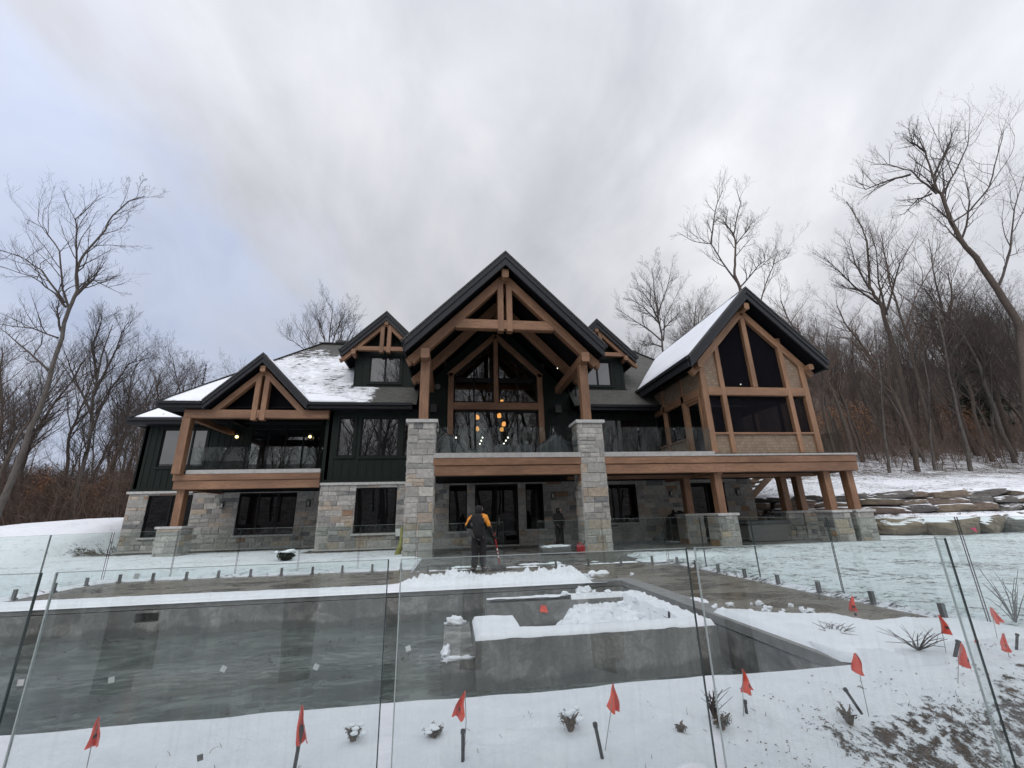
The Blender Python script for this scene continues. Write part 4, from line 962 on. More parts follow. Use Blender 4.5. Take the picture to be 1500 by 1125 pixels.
# spa: thick-walled basin at deck level, with a lower step on its left
SX0, SX1, SY0, SY1 = .29, 3.50, 5.95, 8.50; st = .30
k = MB()
k.box((SX0, SY0, -1.8), (SX1, SY0+st, -.03)); k.box((SX0, SY0+st, -1.8), (SX0+.62, SY0+1.08, -.03)); k.box((SX0+st, SY1-.28, -1.8), (SX1, SY1, -.03)); k.box((SX1-.40, SY0+st, -1.8), (SX1, SY1-.28, -.03))
k.box((SX0+.62, SY0+st, -1.8), (SX1-.40, SY1-.28, -.42)); k.box((SX0+.05, SY0+1.08, -1.8), (SX0+.62, SY1-.28, -.40)); k.box((-.12, 6.05, -1.8), (SX0-.003, 8.1, -.25)); k.box((-.60, 6.5, -1.8), (-.12, 7.6, -.95))
k.build('spa_basin', M['plaster']); tag(bpy.data.objects['spa_basin'], kind='structure')
# lying snow and ploughed heaps: height fields with ragged edges
def snow_sheet(name, x0, x1, y0, y1, fn, step=.05, z=0., mat='snow', stuff=True, label=None):
    mb = MB(); nx = int((x1-x0)/step)+1; ny = int((y1-y0)/step)+1; vals = []
    for j in range(ny+1):
        for i in range(nx+1):
            x = x0 + (x1-x0)*i/nx; y = y0 + (y1-y0)*j/ny; h = fn(x, y); mb.v.append((x, y, z + max(h, -.02))); vals.append(h)
    for j in range(ny):
        for i in range(nx):
            a = j*(nx+1)+i
            if max(vals[a], vals[a+1], vals[a+nx+1], vals[a+nx+2]) > -.012: mb.f.append((a, a+1, a+nx+2, a+nx+1)); mb.uv.append([(0, 0)]*4); mb.c.append((1, 1, 1))
    o = mb.build(name, M[mat], smooth=True); tag(o, label, 'snow' if label else None, None, 'stuff'); return o
def lump(x, y, s=5., seed=0):
    v = 0; a = 1; f = s
    for i in range(4): v += a * (1 - abs(noise.noise(Vector((x*f, y*f, seed + i*3.3))))*2.2); a *= .5; f *= 2.1
    return v / 1.9
def far_strip(x, y):
    ridge = .26*math.exp(-((x-.05)/.55)**2) + .16*math.exp(-((x-1.25)/.6)**2) + .15*math.exp(-((x+.75)/.35)**2) + .25*math.exp(-((x-2.55)/.42)**2) + .16*math.exp(-((x-2.0)/.15)**2) + .14*math.exp(-((x-1.7)/.08)**2)
    rag = .06*fbm(x, y, 2, 4, 2.5)
    yc = 10.42
    prof = math.exp(-((y-yc)/.21)**2)
    base = .075*min(sm(9.90, 9.96, y), sm(10.62+rag, 10.48+rag, y - .10*sm(-1, -6, x)))*sm(3.15, 2.9, x)*sm(-9.3, -9.1, x)
    heap = ridge*prof*(.30+1.0*max(0, lump(x, y, 7, 1)))
    return base + heap - .012
snow_sheet('coping_snow', -9.1, 3.4, 9.88, 11.1, far_strip, .024, label='ploughed snow lying in lumps along the far pool edge')
def right_snow(x, y):
    e = lerp_tab([(3.7, 6.75), (4.15, 6.5), (4.5, 6.15), (5.1, 5.85), (5.25, 5.45), (5.8, 5.55), (6.4, 5.3)], x) + .10*fbm(x, y, 3, 4, 2.2)
    return .075*sm(e, e-.14, y)*sm(3.80, 3.87, x + .0)*(1 + .25*fbm(x, y, 5, 3, 1.5)) - .012 - .09*(1-sm(4.15, 4.5, y))*sm(3.85, 4.0, x)
snow_sheet('deck_snow', 3.75, 6.5, 4.0, 7.2, right_snow, .04, label='snow blanket on the pool deck right of the pool')
def small_bits(x, y): return .06*sm(.10, .16, lump(x, y, 3, 7)*.3*sm(.5, .1, abs(y-11.6)/.6)) - .02
snow_sheet('snow_patch', 3.95, 4.35, 7.0, 7.9, lambda x, y: .05*sm(.5, .3, math.hypot((x-4.12)/.22 + .3*fbm(x, y, 1, 3, 4), (y-7.4)/.55)) - .02, .03, label='small snow streak on wet paving beside the spa corner')
snow_sheet('snow_patch', 3.0, 4.4, 10.9, 11.8, lambda x, y: .09*sm(.10, .45, lump(x, y, 2.4, 5)*math.exp(-((x-3.65)/.32)**2-((y-11.3)/.15)**2) - .12) - .02, .03, label='small crumbled snow heap on wet paving behind the spa')
def strip2(x, y): return .10*(max(0, lump(x*.6, y, 3, 4))*.8+.2)*max(math.exp(-((y-13.55-.05*fbm(x, 0, 1, 3, 1))/.09)**2), math.exp(-((y-14.5)/.16)**2)*sm(-.2, .4, fbm(x, 2, 3, 3, .8)+.2))*sm(-1.2, -.9, x)*sm(6.3, 5.9, x) - .02
snow_sheet('step_snow', -1.2, 6.3, 13.3, 14.9, strip2, .05, -.05, label='thin snow lines on the step between pool deck and patio')
def edge_bank(x, y): return .16*(.5+.5*max(0, lump(x, y, 2.2, 6)))*sm(5.6, 6.2, x)*sm(9.4, 8.2, x)*math.exp(-((y-13.5-.22*(x-6))/.35)**2) - .02
snow_sheet('verge_snow', 5.5, 9.4, 12.6, 15.2, edge_bank, .06, .03, label='rough snow heap at the lawn edge beyond the spa')
def spa_snow(x, y):
    z = -9
    inr = SX0 < x < SX1 and SY0 < y < SY1
    if not inr: return -.5
    front = y < SY0+st; leftb = x < SX0+.62 and y < SY0+1.08; back = y > SY1-.28 and x > SX0+st; right = x > SX1-.40
    e = min(sm(SX0, SX0+.04, x), sm(SY0, SY0+.04, y), sm(SX1, SX1-.04, x), sm(SY1, SY1-.04, y))
    rim = .0 + .06*e + .015*fbm(x, y, 1, 3, 3)
    if back or right: rim += .09*max(0, lump(x, y, 6, 2)-.55)*sm(1.3, 2.2, x)*e
    if front or leftb or back or right: return rim - .03
    xi, yi = x - (SX0+.62), y - (SY0+st)
    diag = sm(1.15, 1.6, x + .55*(SY1-y-1.6)*0 - .5*(y-6.9) + .2*fbm(x, y, 4, 4, 2) + .0)
    return -.40 + (.20 + .14*max(0, lump(x, y, 6, 9))*sm(6.5, 7.2, y)*sm(3.2, 2.9, x) + .025*fbm(x, y, 3, 4, 4))*diag
def spa_top(x, y): return spa_snow(x, y)
mb = MB(); stp = .035; nx = int((SX1-SX0)/stp); ny = int((SY1-SY0)/stp)
for j in range(ny+1):
    for i in range(nx+1):
        x = SX0 + .001 + (SX1-SX0-.002)*i/nx; y = SY0 + .001 + (SY1-SY0-.002)*j/ny; mb.v.append((x, y, spa_snow(x, y)))
for j in range(ny):
    for i in range(nx):
        a = j*(nx+1)+i; zz_ = [mb.v[q][2] for q in (a, a+1, a+nx+2, a+nx+1)]
        if max(zz_) - min(zz_) < .27 and max(zz_) > -.385: mb.f.append((a, a+1, a+nx+2, a+nx+1)); mb.uv.append([(0, 0)]*4); mb.c.append((1, 1, 1))
o = mb.build('spa_snow', M['snow'], smooth=True); tag(o, 'thick snow capping the spa rim and heaped inside the basin', 'snow', None, 'stuff')
mb = MB(); mb.blob((.05, 7.9, -.21), .13, .10, .07, 3, .9, 18, 12, freq=2.5); mb.blob((-.07, 6.38, -.235), .05, .26, .045, 5, .9, 18, 12, freq=2.5); mb.blob((.08, 6.08, -.24), .18, .035, .03, 8, .8, 18, 10, freq=2.5); mb.blob((2.55, 8.85, -.05), .15, .13, .12, 2, .9, 18, 12, freq=2.5)
o = mb.build('snow_lump', M['snow'], smooth=True); tag(o, 'loose snow lumps on the low step beside the spa', 'snow', None, 'stuff')
snow_sheet('bank_snow', 3.3, 3.75, 6.0, 9.2, lambda x, y: .07*max(0, lump(x, y, 3, 12)-.35)*1.6 - .02, .04, -.25, label='crumbs of snow between spa and right pool wall') if False else None

mb = MB(); rn = random.Random(5)
for i in range(150):
    q = rn.random(); 
    if q < .6: x = rn.choice((0, 1.2, -.7, 2.55)) + rn.gauss(0, .45); y = 10.45 + rn.gauss(0, .28); z = .02 + .06*max(0, 1-abs(y-10.45)/.3)
    elif q < .85: x = rn.uniform(1.8, 3.4); y = rn.uniform(6.6, 8.4); z = spa_snow(x, y)
    else: x = rn.uniform(3.9, 5.2); y = rn.uniform(6.0, 7.0); z = .01
    if y < 9.98 and q < .6: continue
    r_ = rn.uniform(.015, .055); mb.blob((x, y, z + r_*.3), r_*rn.uniform(.8, 1.5), r_, r_*.8, i*1.7, .9, 9, 6, freq=2.2)
tag(mb.build('snow_clods', M['snow'], smooth=False), 'small broken snow clods scattered over the heaps and paving', 'snow', None, 'stuff')
mb = MB(); rn = random.Random(6)
for i in range(900):
    x = rn.uniform(-2.4, 6.6); y = rn.uniform(2.2, 3.7); c = cover(x, y)
    if rn.random() > .25 + c[1] or fbm(x, y, 51, 3, 1.6) < .0: continue
    z = height(x, y); h = rn.uniform(.015, .06); d = Vector((rn.gauss(0, .5), rn.gauss(0, .5), 1)).normalized(); p = Vector((x, y, z-.005)); mb.tube([p, p + d*h*.6, p + d*h + Vector((rn.gauss(0, .012), rn.gauss(0, .012), -.004))], [.0022, .0016, .0007], 3, cap=False)
tag(mb.build('dry_grass', M['dead']), 'dry grass tips and twigs poking through the foreground snow', 'grass', None, 'stuff')
# leaves and grit on the pool water, in drifts
mb = MB(); rn = random.Random(21); cnt = 0
while cnt < 900:
    x = rn.uniform(PX0+.1, PX1-.1); y = rn.uniform(4.6, PY1-.05)
    if SX0-.7 < x and SY0-.05 < y < SY1+.05: continue
    if fbm(x, y, 44, 4, .9) < .12 + rn.random()*.5: continue
    sz = rn.uniform(.012, .045); a = rn.random()*6.28; k_ = rn.uniform(.5, 1.2); c = Vector((x, y, WZ+.004)); P_ = [c + Vector((math.cos(a+t)*sz*q, math.sin(a+t)*sz*q*.6, rn.uniform(0, .006))) for t, q in ((0, 1), (1.3, .5), (3.14, 1), (4.6, .6))]
    mb.poly(P_, None, (.05*k_, .042*k_, .03*k_)); cnt += 1
tag(mb.build('fallen_leaves', M['leaf']), 'dark wet leaves and grit floating on the pool water', 'leaves', None, 'stuff')

# ================================================================== GLASS FENCES
def fence_run(F, pts, z1, n, gap=.05, mat='fglass2', spig=2, z0=.06, edge_w=.012, spz=0, th=.011):
    (xa, ya), (xb, yb) = pts; L = math.dist(*pts); w = L/n; dx, dy = (xb-xa)/L, (yb-ya)/L; nxn, nyn = -dy, dx
    def BX(a, b, zl, zh, t, mb, off=0):
        P = [Vector((xa+dx*q + nxn*(off+r_), ya+dy*q + nyn*(off+r_), 0)) for q, r_ in ((a, -t/2), (b, -t/2), (b, t/2), (a, t/2))]
        A = [p + Vector((0, 0, zl)) for p in P]; B = [p + Vector((0, 0, zh)) for p in P]
        mb.poly(A[::-1]); mb.poly(B)
        for i in range(4): mb.poly([A[i], A[(i+1) % 4], B[(i+1) % 4], B[i]])
    for i in range(n):
        a, b = i*w+gap/2, (i+1)*w-gap/2
        g = MB(); BX(a+edge_w, b-edge_w, z0, z1-edge_w*.6, th, g); gp = g.build('glass_panel', M[mat], F)
        e = MB(); BX(a, a+edge_w, z0, z1, th+.002, e); e.build('polished_edge', M['gedge2'] if mat == 'fglass' else M['gedge'], gp)
        e = MB(); BX(b-edge_w, b, z0, z1, th+.002, e); e.build('polished_edge', M['gedge'], gp)
        e = MB(); BX(a+edge_w, b-edge_w, z1-edge_w*.6, z1, th+.002, e); e.build('top_edge', M['gedge2'], gp)
        for q in range(spig):
            c = a + (b-a)*((q+.5)/spig if spig > 1 else .5); s_ = MB(); BX(c-.028, c+.028, spz-.02, spz+.19, .055, s_); BX(c-.05, c+.05, spz-.02, spz+.015, .10, s_); s_.build('spigot', M['steel'], F)
FY = 2.85
F1 = empty('glass_fence', (1, FY, 0), 'frameless clear glass pool fence in the near foreground, flags standing along it', 'fence')
for (a, b, zb) in ((-4.25, -2.24, -.05), (-2.17, -.385, -.05), (-.315, 1.545, -.12), (1.60, 3.565, -.34)):
    fence_run(F1, ((a, FY), (b, FY)), 1.2, 1, 0, 'fglass', 2, zb, .006, zb-.14)
fence_run(F1, ((3.64, 2.98), (5.6, 3.25)), 1.2, 1, 0, 'fglass', 2, -.38, .006, -.52)
for i, (px, py) in enumerate(((163, 996), (327, 980), (463, 977), (598, 950), (293, 1110), (200, 844), (30, 1000))):
    p = atY(px, py, FY+.010); a = random.uniform(-.5, .5); s_ = .020; mb = MB()
    q = [Vector((math.cos(a+t)*s_, 0, math.sin(a+t)*s_)) + p for t in (.785, 2.356, 3.927, 5.498)]
    mb.poly(q); mb.poly([v + Vector((0, .0015, 0)) for v in q][::-1])
    for j in range(4): mb.poly([q[j], q[(j+1) % 4], q[(j+1) % 4] + Vector((0, .0015, 0)), q[j] + Vector((0, .0015, 0))])
    mb.build('sticker', M['white'] if i != 4 else M['grey'], F1)
F2 = empty('glass_fence', (6.38, 9, 0), 'glass pool fence on metal spigots between wet deck and snowy lawn on the right', 'fence')
fence_run(F2, ((6.38, 2.9), (6.38, 12.9)), 1.28, 5, .02, 'fglass2', 2, .08, .006)
F3 = empty('glass_fence', (0, 12.95, 0), 'glass pool fence beyond the pool with a gateway beside the worker in black and orange', 'fence')
fence_run(F3, ((2.45, 12.95), (6.38, 12.95)), 1.28, 2, .02, 'fglass2', 2, .08, .006)
fence_run(F3, ((-1.0, 12.95), (1.45, 12.95)), 1.28, 2, .02, 'fglass2', 2, .08, .006)
F4 = empty('glass_fence', (-5, 13.9, 0), 'glass pool fence along the far left deck edge in front of the snowy lawn', 'fence')
fence_run(F4, ((-9.42, 13.9), (-1.1, 13.9)), 1.29, 5, .02, 'fglass2', 2, .08, .006)
fence_run(F4, ((-9.42, 6.2), (-9.42, 13.86)), 1.29, 4, .02, 'fglass2', 2, .08, .006)

# ================================================================== TREES
class Tree:
    def __init__(s, seed): s.rnd = random.Random(seed); s.trunk = []; s.limbs = []; s.twigs = []
    def branch(s, p, d, L, r, depth, up=.25, wob=.22, spread=.75, store=None, dens=1.0):
        rn = s.rnd; n = max(3, int(4 + L*(.9 if depth < 2 else 1.6))) if depth < 3 else 3
        pts = [p.copy()]; rad = [r]; d = d.normalized(); step = L/n
        for i in range(n):
            t = (i+1)/n
            d = (d + Vector((rn.gauss(0, wob), rn.gauss(0, wob), rn.gauss(0, wob*.7))) * (.55) + Vector((0, 0, up*.18))).normalized()
            p = p + d*step; pts.append(p.copy()); rad.append(max(r*(1-t*.82), .004))
        (s.trunk if depth == 0 else s.limbs if depth < 3 else s.twigs).append((pts, rad))
        s.kids(pts, rad, L, depth, up, wob, spread, dens)
    def kids(s, pts, rad, L, depth, up=.25, wob=.22, spread=.75, dens=1.0, start=None):
        rn = s.rnd
        if depth >= s.maxd: return
        nk = [s.k0, s.k1, s.k2, s.k3, 3][depth]
        nk = max(2, int(nk * dens * (min(1.5, L/ (s.h*.5)) if depth == 0 else 1)))
        t0 = start if start is not None else (s.t0 if depth == 0 else .18)
        for j in range(nk):
            t = t0 + (1-t0)*((j + rn.random()*.9)/nk); t = min(t, .985); f = t*(len(pts)-1); i = min(int(f), len(pts)-2)
            p = pts[i].lerp(pts[i+1], f-i); ax = (pts[i+1]-pts[i]).normalized()
            side = ax.orthogonal().normalized(); side.rotate(Quaternion(ax, rn.random()*6.283))
            sp = spread * rn.uniform(.7, 1.25); d = (ax*math.cos(sp) + side*math.sin(sp)); d.z += up*.6
            l = L * [s.f0, .52, .50, .48, .4][depth] * (1 - .45*(t-t0)/(1-t0+1e-6)) * rn.uniform(.7, 1.2)
            rr = rad[i]*[.50, .55, .55, .6, .6][depth]
            s.branch(p, d, l, rr, depth+1, up, wob*1.08, spread, dens=dens)
    def objects(s, label, cat='tree', mats=('bark', 'twig'), loc=(0, 0, 0), group=None, name='bare_tree', base=(0, 0, 0)):
        o = empty(name, base, label, cat, group)
        mb = MB()
        for pts, rad in s.trunk: mb.tube(pts, rad, 8, cap=False)
        mb.build('trunk', M[mats[0]], None, smooth=True); t = COL.objects[-1] if False else bpy.context.scene.collection.objects[-1]
        t.parent = o; t.data.transform(Matrix.Translation(-Vector(base)))
        mb = MB()
        for pts, rad in s.limbs: mb.tube(pts, rad, 4, cap=False)
        for pts, rad in s.twigs: mb.tube(pts, rad, 3, cap=False)
        c = mb.build('crown', M[mats[1]], None, smooth=True); c.parent = o; c.data.transform(Matrix.Translation(-Vector(base)))
        return o
def make_tree(seed, h=15, r=.20, k=(11, 7, 6, 4), t0=.35, f0=.36, maxd=4, up=.28, wob=.15, spread=.78, lean=(0, 0), **kw):
    t = Tree(seed); t.k0, t.k1, t.k2, t.k3 = k; t.t0 = t0; t.f0 = f0; t.maxd = maxd; t.h = h
    t.branch(Vector((0, 0, -.3)), Vector((lean[0], lean[1], 1)), h, r, 0, up, wob, spread)
    return t.objects(**kw)
def guided(seed, Y, lines, label, radii, mats=('bark', 'twig'), foot=None, k=(10, 8, 6, 4), hh=14, up=.35, spread=.7, dens=1., name='bare_tree', fl=.30, depth_jit=.6):
    """main stem and limbs follow measured lines; everything finer is grown"""
    t = Tree(seed); t.k0, t.k1, t.k2, t.k3 = k; t.t0 = .3; t.f0 = fl; t.maxd = 4; t.h = hh
    base = None
    for li, (ln, (ra, rb)) in enumerate(zip(lines, radii)):
        pts = []
        for i, (px, py) in enumerate(ln):
            y = Y + (0 if li == 0 or i == 0 else depth_jit*(1 if li % 2 else -1)*i*.6)
            pts.append(atY(px, py, y))
        if li == 0:
            gz = height(pts[0].x, pts[0].y)
            if pts[0].z > gz:
                dv = (pts[0]-pts[1]).normalized(); q = pts[0] + dv * max(0, (pts[0].z-gz)/max(.25, -dv.z)); q.z = gz-.2; pts.insert(0, q)
            base = pts[0].copy()
        # refine with small wobble
        fine = []
        for a, b in zip(pts, pts[1:]):
            for q in range(3): fine.append(a.lerp(b, q/3) + (Vector((t.rnd.gauss(0, 1), t.rnd.gauss(0, 1), 0))*.035 if q else Vector()))
        fine.append(pts[-1]); n = len(fine)-1
        rad = [ra + (rb-ra)*(i/n)**.8 for i in range(n+1)]
        L = sum((b-a).length for a, b in zip(fine, fine[1:]))
        (t.trunk if li == 0 else t.limbs).append((fine, rad))
        t.kids(fine, rad, L*(1 if li else .8), 0 if li == 0 else 1, up, .2, spread, dens * (1 if li == 0 else 1.5), start=.42 if li == 0 else .15)
    return t.objects(label, mats=mats, base=tuple(base), name=name)
Z2 = lambda L: [(1150+.3111*a, 150+.3111*b) for a, b in L]
Z1 = lambda L: [(.471*a, 250+.471*b) for a, b in L]
Z4 = lambda L: [(880+.311*a, 250+.311*b) for a, b in L]
guided(11, 32, [Z1([(60, 900), (80, 850), (130, 720), (175, 570), (215, 430), (240, 375), (238, 320), (255, 270), (310, 205), (350, 140), (400, 95), (450, 80)]),
   Z1([(215, 430), (195, 370), (185, 250), (140, 180), (80, 150)]), Z1([(240, 375), (238, 250), (235, 150), (290, 100)]), Z1([(200, 410), (130, 310), (60, 265), (-30, 240)]),
   Z1([(205, 425), (170, 380), (100, 330), (-20, 290)]), Z1([(180, 520), (100, 490), (-20, 475)]), Z1([(240, 385), (290, 340), (360, 375)]), Z1([(150, 620), (60, 540), (0, 490)]), Z1([(190, 500), (178, 440), (185, 395)])],
   'tall bare tree leaning right at the far left, reaching high above the wood', [(.19, .03)] + [(.085, .018)]*8, mats=('bark', 'twig'), k=(9, 6, 5, 3), fl=.20)
guided(12, 27, [Z2([(1130, 1300), (1110, 1060), (1000, 880), (900, 730), (850, 680), (780, 560), (740, 440), (715, 410), (690, 330), (660, 230), (630, 170)]),
   Z2([(715, 430), (640, 370), (590, 320), (480, 290), (400, 295)]), Z2([(780, 570), (870, 510), (960, 400), (1000, 250), (1030, 130)]), Z2([(740, 440), (800, 330), (860, 200), (870, 100)]),
   Z2([(700, 350), (760, 220), (800, 120)]), Z2([(590, 340), (480, 370), (380, 410), (350, 380)]), Z2([(1000, 880), (1060, 700), (1080, 500), (1125, 350)]), Z2([(690, 430), (620, 460), (560, 530)]), Z2([(660, 230), (600, 190), (580, 120)])],
   'large dark bare tree leaning left over the slope at the top right corner', [(.36, .04)] + [(.11, .02)]*8, mats=('bark2', 'twig'), k=(10, 7, 5, 3), fl=.20)
guided(13, 47, [Z4([(690, 760), (655, 550), (630, 490), (632, 420), (635, 350), (625, 300), (640, 230), (660, 150), (640, 90)]), Z4([(645, 530), (600, 470), (560, 410), (520, 345), (480, 340), (430, 330), (360, 290)]),
   Z4([(520, 345), (530, 250), (550, 150), (575, 90)]), Z4([(635, 350), (690, 280), (720, 230)]), Z4([(655, 550), (700, 500), (740, 450), (775, 420), (760, 370)]), Z4([(625, 300), (590, 250), (600, 180)])],
   'bare tree with forked crown rising directly behind the screened porch ridge', [(.26, .035)] + [(.13, .025)]*5, k=(7, 7, 6, 3), fl=.16, mats=('bark2', 'twig'))
guided(14, 45, [Z4([(740, 760), (755, 610), (790, 500), (815, 440), (835, 370)]), Z4([(815, 440), (870, 410), (890, 385)])], 'slender bare tree just right of the forked tree above the porch', [(.14, .03), (.06, .02)], k=(7, 6, 5, 3), fl=.3, mats=('bark2', 'twig'))
guided(15, 44, [Z4([(300, 1000), (290, 830), (265, 650), (250, 550), (240, 460)]), Z4([(285, 800), (215, 740), (150, 700), (70, 650)]), Z4([(270, 700), (220, 600), (170, 530)]), Z4([(268, 680), (310, 560), (330, 480)]), Z4([(280, 760), (340, 700), (395, 650)]), Z4([(275, 720), (200, 640), (130, 600)]), Z4([(290, 830), (230, 810), (200, 830)]), Z4([(295, 800), (300, 700), (370, 560)])],
   'bare tree with oval crown standing between the right dormer and the porch roof', [(.2, .03)] + [(.10, .02)]*7, k=(8, 7, 6, 4), fl=.24, mats=('bark', 'twig'))
guided(16, 48, [[(488, 560), (480, 520), (484, 480), (488, 450)], [(486, 535), (455, 500), (440, 475)], [(482, 520), (470, 480), (462, 455)], [(486, 530), (500, 490), (512, 455)], [(484, 510), (495, 480), (505, 460)], [(486, 540), (450, 515), (430, 500), (420, 497)], [(486, 530), (508, 500), (523, 470)]],
   'fan shaped bare tree rising behind the snowy roof left of the left dormer', [(.18, .03)] + [(.10, .02)]*6, k=(6, 7, 6, 4), fl=.25, mats=('bark2', 'twig'))
guided(17, 36, [[(1347, 690), (1328, 600), (1312, 520), (1300, 480), (1287, 440), (1274, 420), (1270, 355), (1263, 333), (1240, 295)], Z2([(480, 1000), (440, 850), (430, 700), (400, 600)]), Z2([(440, 950), (330, 870), (250, 790), (180, 730)]), Z2([(400, 880), (330, 760), (300, 640)]), Z2([(480, 980), (540, 760), (620, 620)])],
   'tall bare tree with thick trunk on the slope right of the porch', [(.33, .03)] + [(.12, .02)]*4, k=(9, 8, 5, 3), fl=.2, mats=('bark2', 'twig'))
guided(18, 34, [[(1376, 692), (1366, 640), (1352, 590), (1340, 540), (1325, 480), (1305, 420), (1296, 375), (1290, 340)], Z2([(560, 1080), (620, 900), (700, 760), (720, 650)])],
   'thinner dark bare tree leaning left just behind the porch-side trunk', [(.24, .03), (.08, .02)], k=(10, 7, 5, 3), fl=.2, mats=('bark2', 'twig2'))
guided(19, 37, [[(1420, 690), (1412, 650), (1404, 605), (1396, 550), (1388, 480), (1372, 420), (1360, 350)], [(1400, 580), (1430, 500), (1450, 440)]], 'stout bare tree with flared foot above the stone terrace', [(.36, .03), (.12, .02)], k=(10, 7, 5, 3), fl=.24, mats=('bark', 'twig'))
guided(20, 40, [Z1([(215, 1120), (240, 1000), (275, 860), (290, 700), (315, 580), (350, 480)]), Z1([(275, 830), (330, 700), (400, 600), (470, 580)]), Z1([(285, 760), (230, 640), (200, 560)]), Z1([(300, 650), (290, 540), (320, 450)]), Z1([(290, 700), (360, 560), (400, 470)])],
   'broad bare tree left of the house with its crown fanning over the wing roof', [(.26, .03)] + [(.11, .02)]*4, k=(9, 8, 6, 4), fl=.26, mats=('bark', 'twig'))
# forest trees: six grown kinds, copied with shared meshes
rt = random.Random(77); kinds = []
specs = [dict(h=15, r=.17, k=(13, 7, 5, 4), t0=.35), dict(h=17, r=.20, k=(14, 7, 5, 3), t0=.42, f0=.30), dict(h=13, r=.13, k=(12, 6, 5, 3), t0=.28, f0=.33), dict(h=18, r=.22, k=(15, 7, 5, 3), t0=.45, spread=.7), dict(h=10, r=.08, k=(14, 6, 4, 3), t0=.15, f0=.34), dict(h=16, r=.16, k=(12, 8, 5, 3), t0=.4, lean=(.12, 0))]
def place(kind, x, y, sc, lab, group, used=[set()]):
    if kind not in used[0]:
        used[0].add(kind); o = kinds[kind]; o.location = (x, y, height(x, y)); o.rotation_euler = (0, 0, rt.random()*6.28); o.scale = (sc,)*3; o['label'] = lab; o['group'] = group; return o
    o = copy_thing(kinds[kind], (x, y, height(x, y)), rt.random()*6.28, sc, lab); o['group'] = group; return o
for i, sp_ in enumerate(specs):
    kinds.append(make_tree(100+i, label='x', mats=(('bark2', 'bark2', 'bark', 'bark2', 'bark2', 'bark')[i], ('twig', 'twig2', 'twig', 'twig', 'twig2', 'twig')[i]), name='forest_tree' if i != 4 else 'sapling', **sp_))
WL = 'bare grey-brown forest tree in the dense wood left of the house'; WR = 'bare grey-brown forest tree on the wooded hillside right of the house'; WB = 'bare tree behind the camera position, seen mirrored in the window glass'
GL, GR, GB = 'trees in the left wood', 'trees on the right hillside', 'trees behind the camera'
KN = ['dark trunked tree', 'tall brown tree', 'slim grey tree', 'tall spreading tree', 'thin sapling', 'pale leaning tree']
def tlab(kk, x, y, where):
    a = x/y; zone = ('at the photo edge' if abs(a) > (.98 if a < 0 else 1.28) else 'midway out' if abs(a) > (.72 if a < 0 else .95) else 'nearest the house')
    dist = 'front ranks' if y < 45 else 'middle ranks' if y < 75 else 'far ranks'
    return 'bare %s, %s of the %s, %s' % (KN[kk], dist, where, zone)
n = 0
while n < 96:   # left wood
    y = rt.uniform(20, 95); a = rt.uniform(-1.05, -.46); x = a*y*1.05 - 4
    if x > -24 - .0*y and y < 42: continue
    if math.hypot(x+18, y-10) < 27: continue
    kk = rt.choice([0, 1, 2, 3, 5, 4, 4, 2]); place(kk, x, y, rt.uniform(.75, 1.1) * (.85 if y < 45 else 1), tlab(kk, x, y, 'left wood'), GL); n += 1
n = 0
while n < 185:   # right hillside
    y = rt.uniform(52, 138) if rt.random() < .52 else rt.uniform(29, 54); a = rt.uniform(.60, 1.85); x = a*y
    if x < 19 or y - yw(x) < 9: continue
    kk = rt.choice([0, 1, 2, 3, 5, 4, 2] if y > 50 else [2, 4, 2, 0, 5, 1]); place(kk, x, y, rt.uniform(.75, 1.1)*(1 if y > 50 else .92)*(1.22 if x > 1.25*y else 1), tlab(kk, x, y, 'right hillside'), GR); n += 1
for i in range(12):   # beyond the house
    x = rt.uniform(-26, -12) if i < 7 else rt.uniform(16, 30); y = rt.uniform(46, 62)
    place(rt.choice([0, 2, 5]), x, y, rt.uniform(.72, .9), ('bare tree top showing over the low left wing roof' if i < 7 else 'bare tree crown showing behind the porch roof'), 'trees behind the house')
for i in range(58):
    x = rt.uniform(-38, 44); y = rt.uniform(-40, -9)
    place(rt.choice([0, 1, 3, 5]), x, y, rt.uniform(.8, 1.1), WB, GB)
for i, (x, y, sc, kk) in enumerate(((-2.7, -3.2, 1.35, 1), (-6.4, -4.6, 1.5, 3), (.4, -5.2, 1.3, 1), (3.2, -4.0, 1.4, 0), (-11, -5.5, 1.5, 1), (7.5, -6, 1.5, 3), (12, -5, 1.4, 1), (-4.2, -8, 1.6, 0), (5, -9, 1.6, 3), (-8.5, -9, 1.5, 1), (16, -8, 1.6, 0), (-17, -8, 1.6, 3), (10, -10, 1.6, 1))):
    place(kk, x, y, sc, 'tall bare tree close behind the camera, mirrored in the glass fence and upper windows', GB)
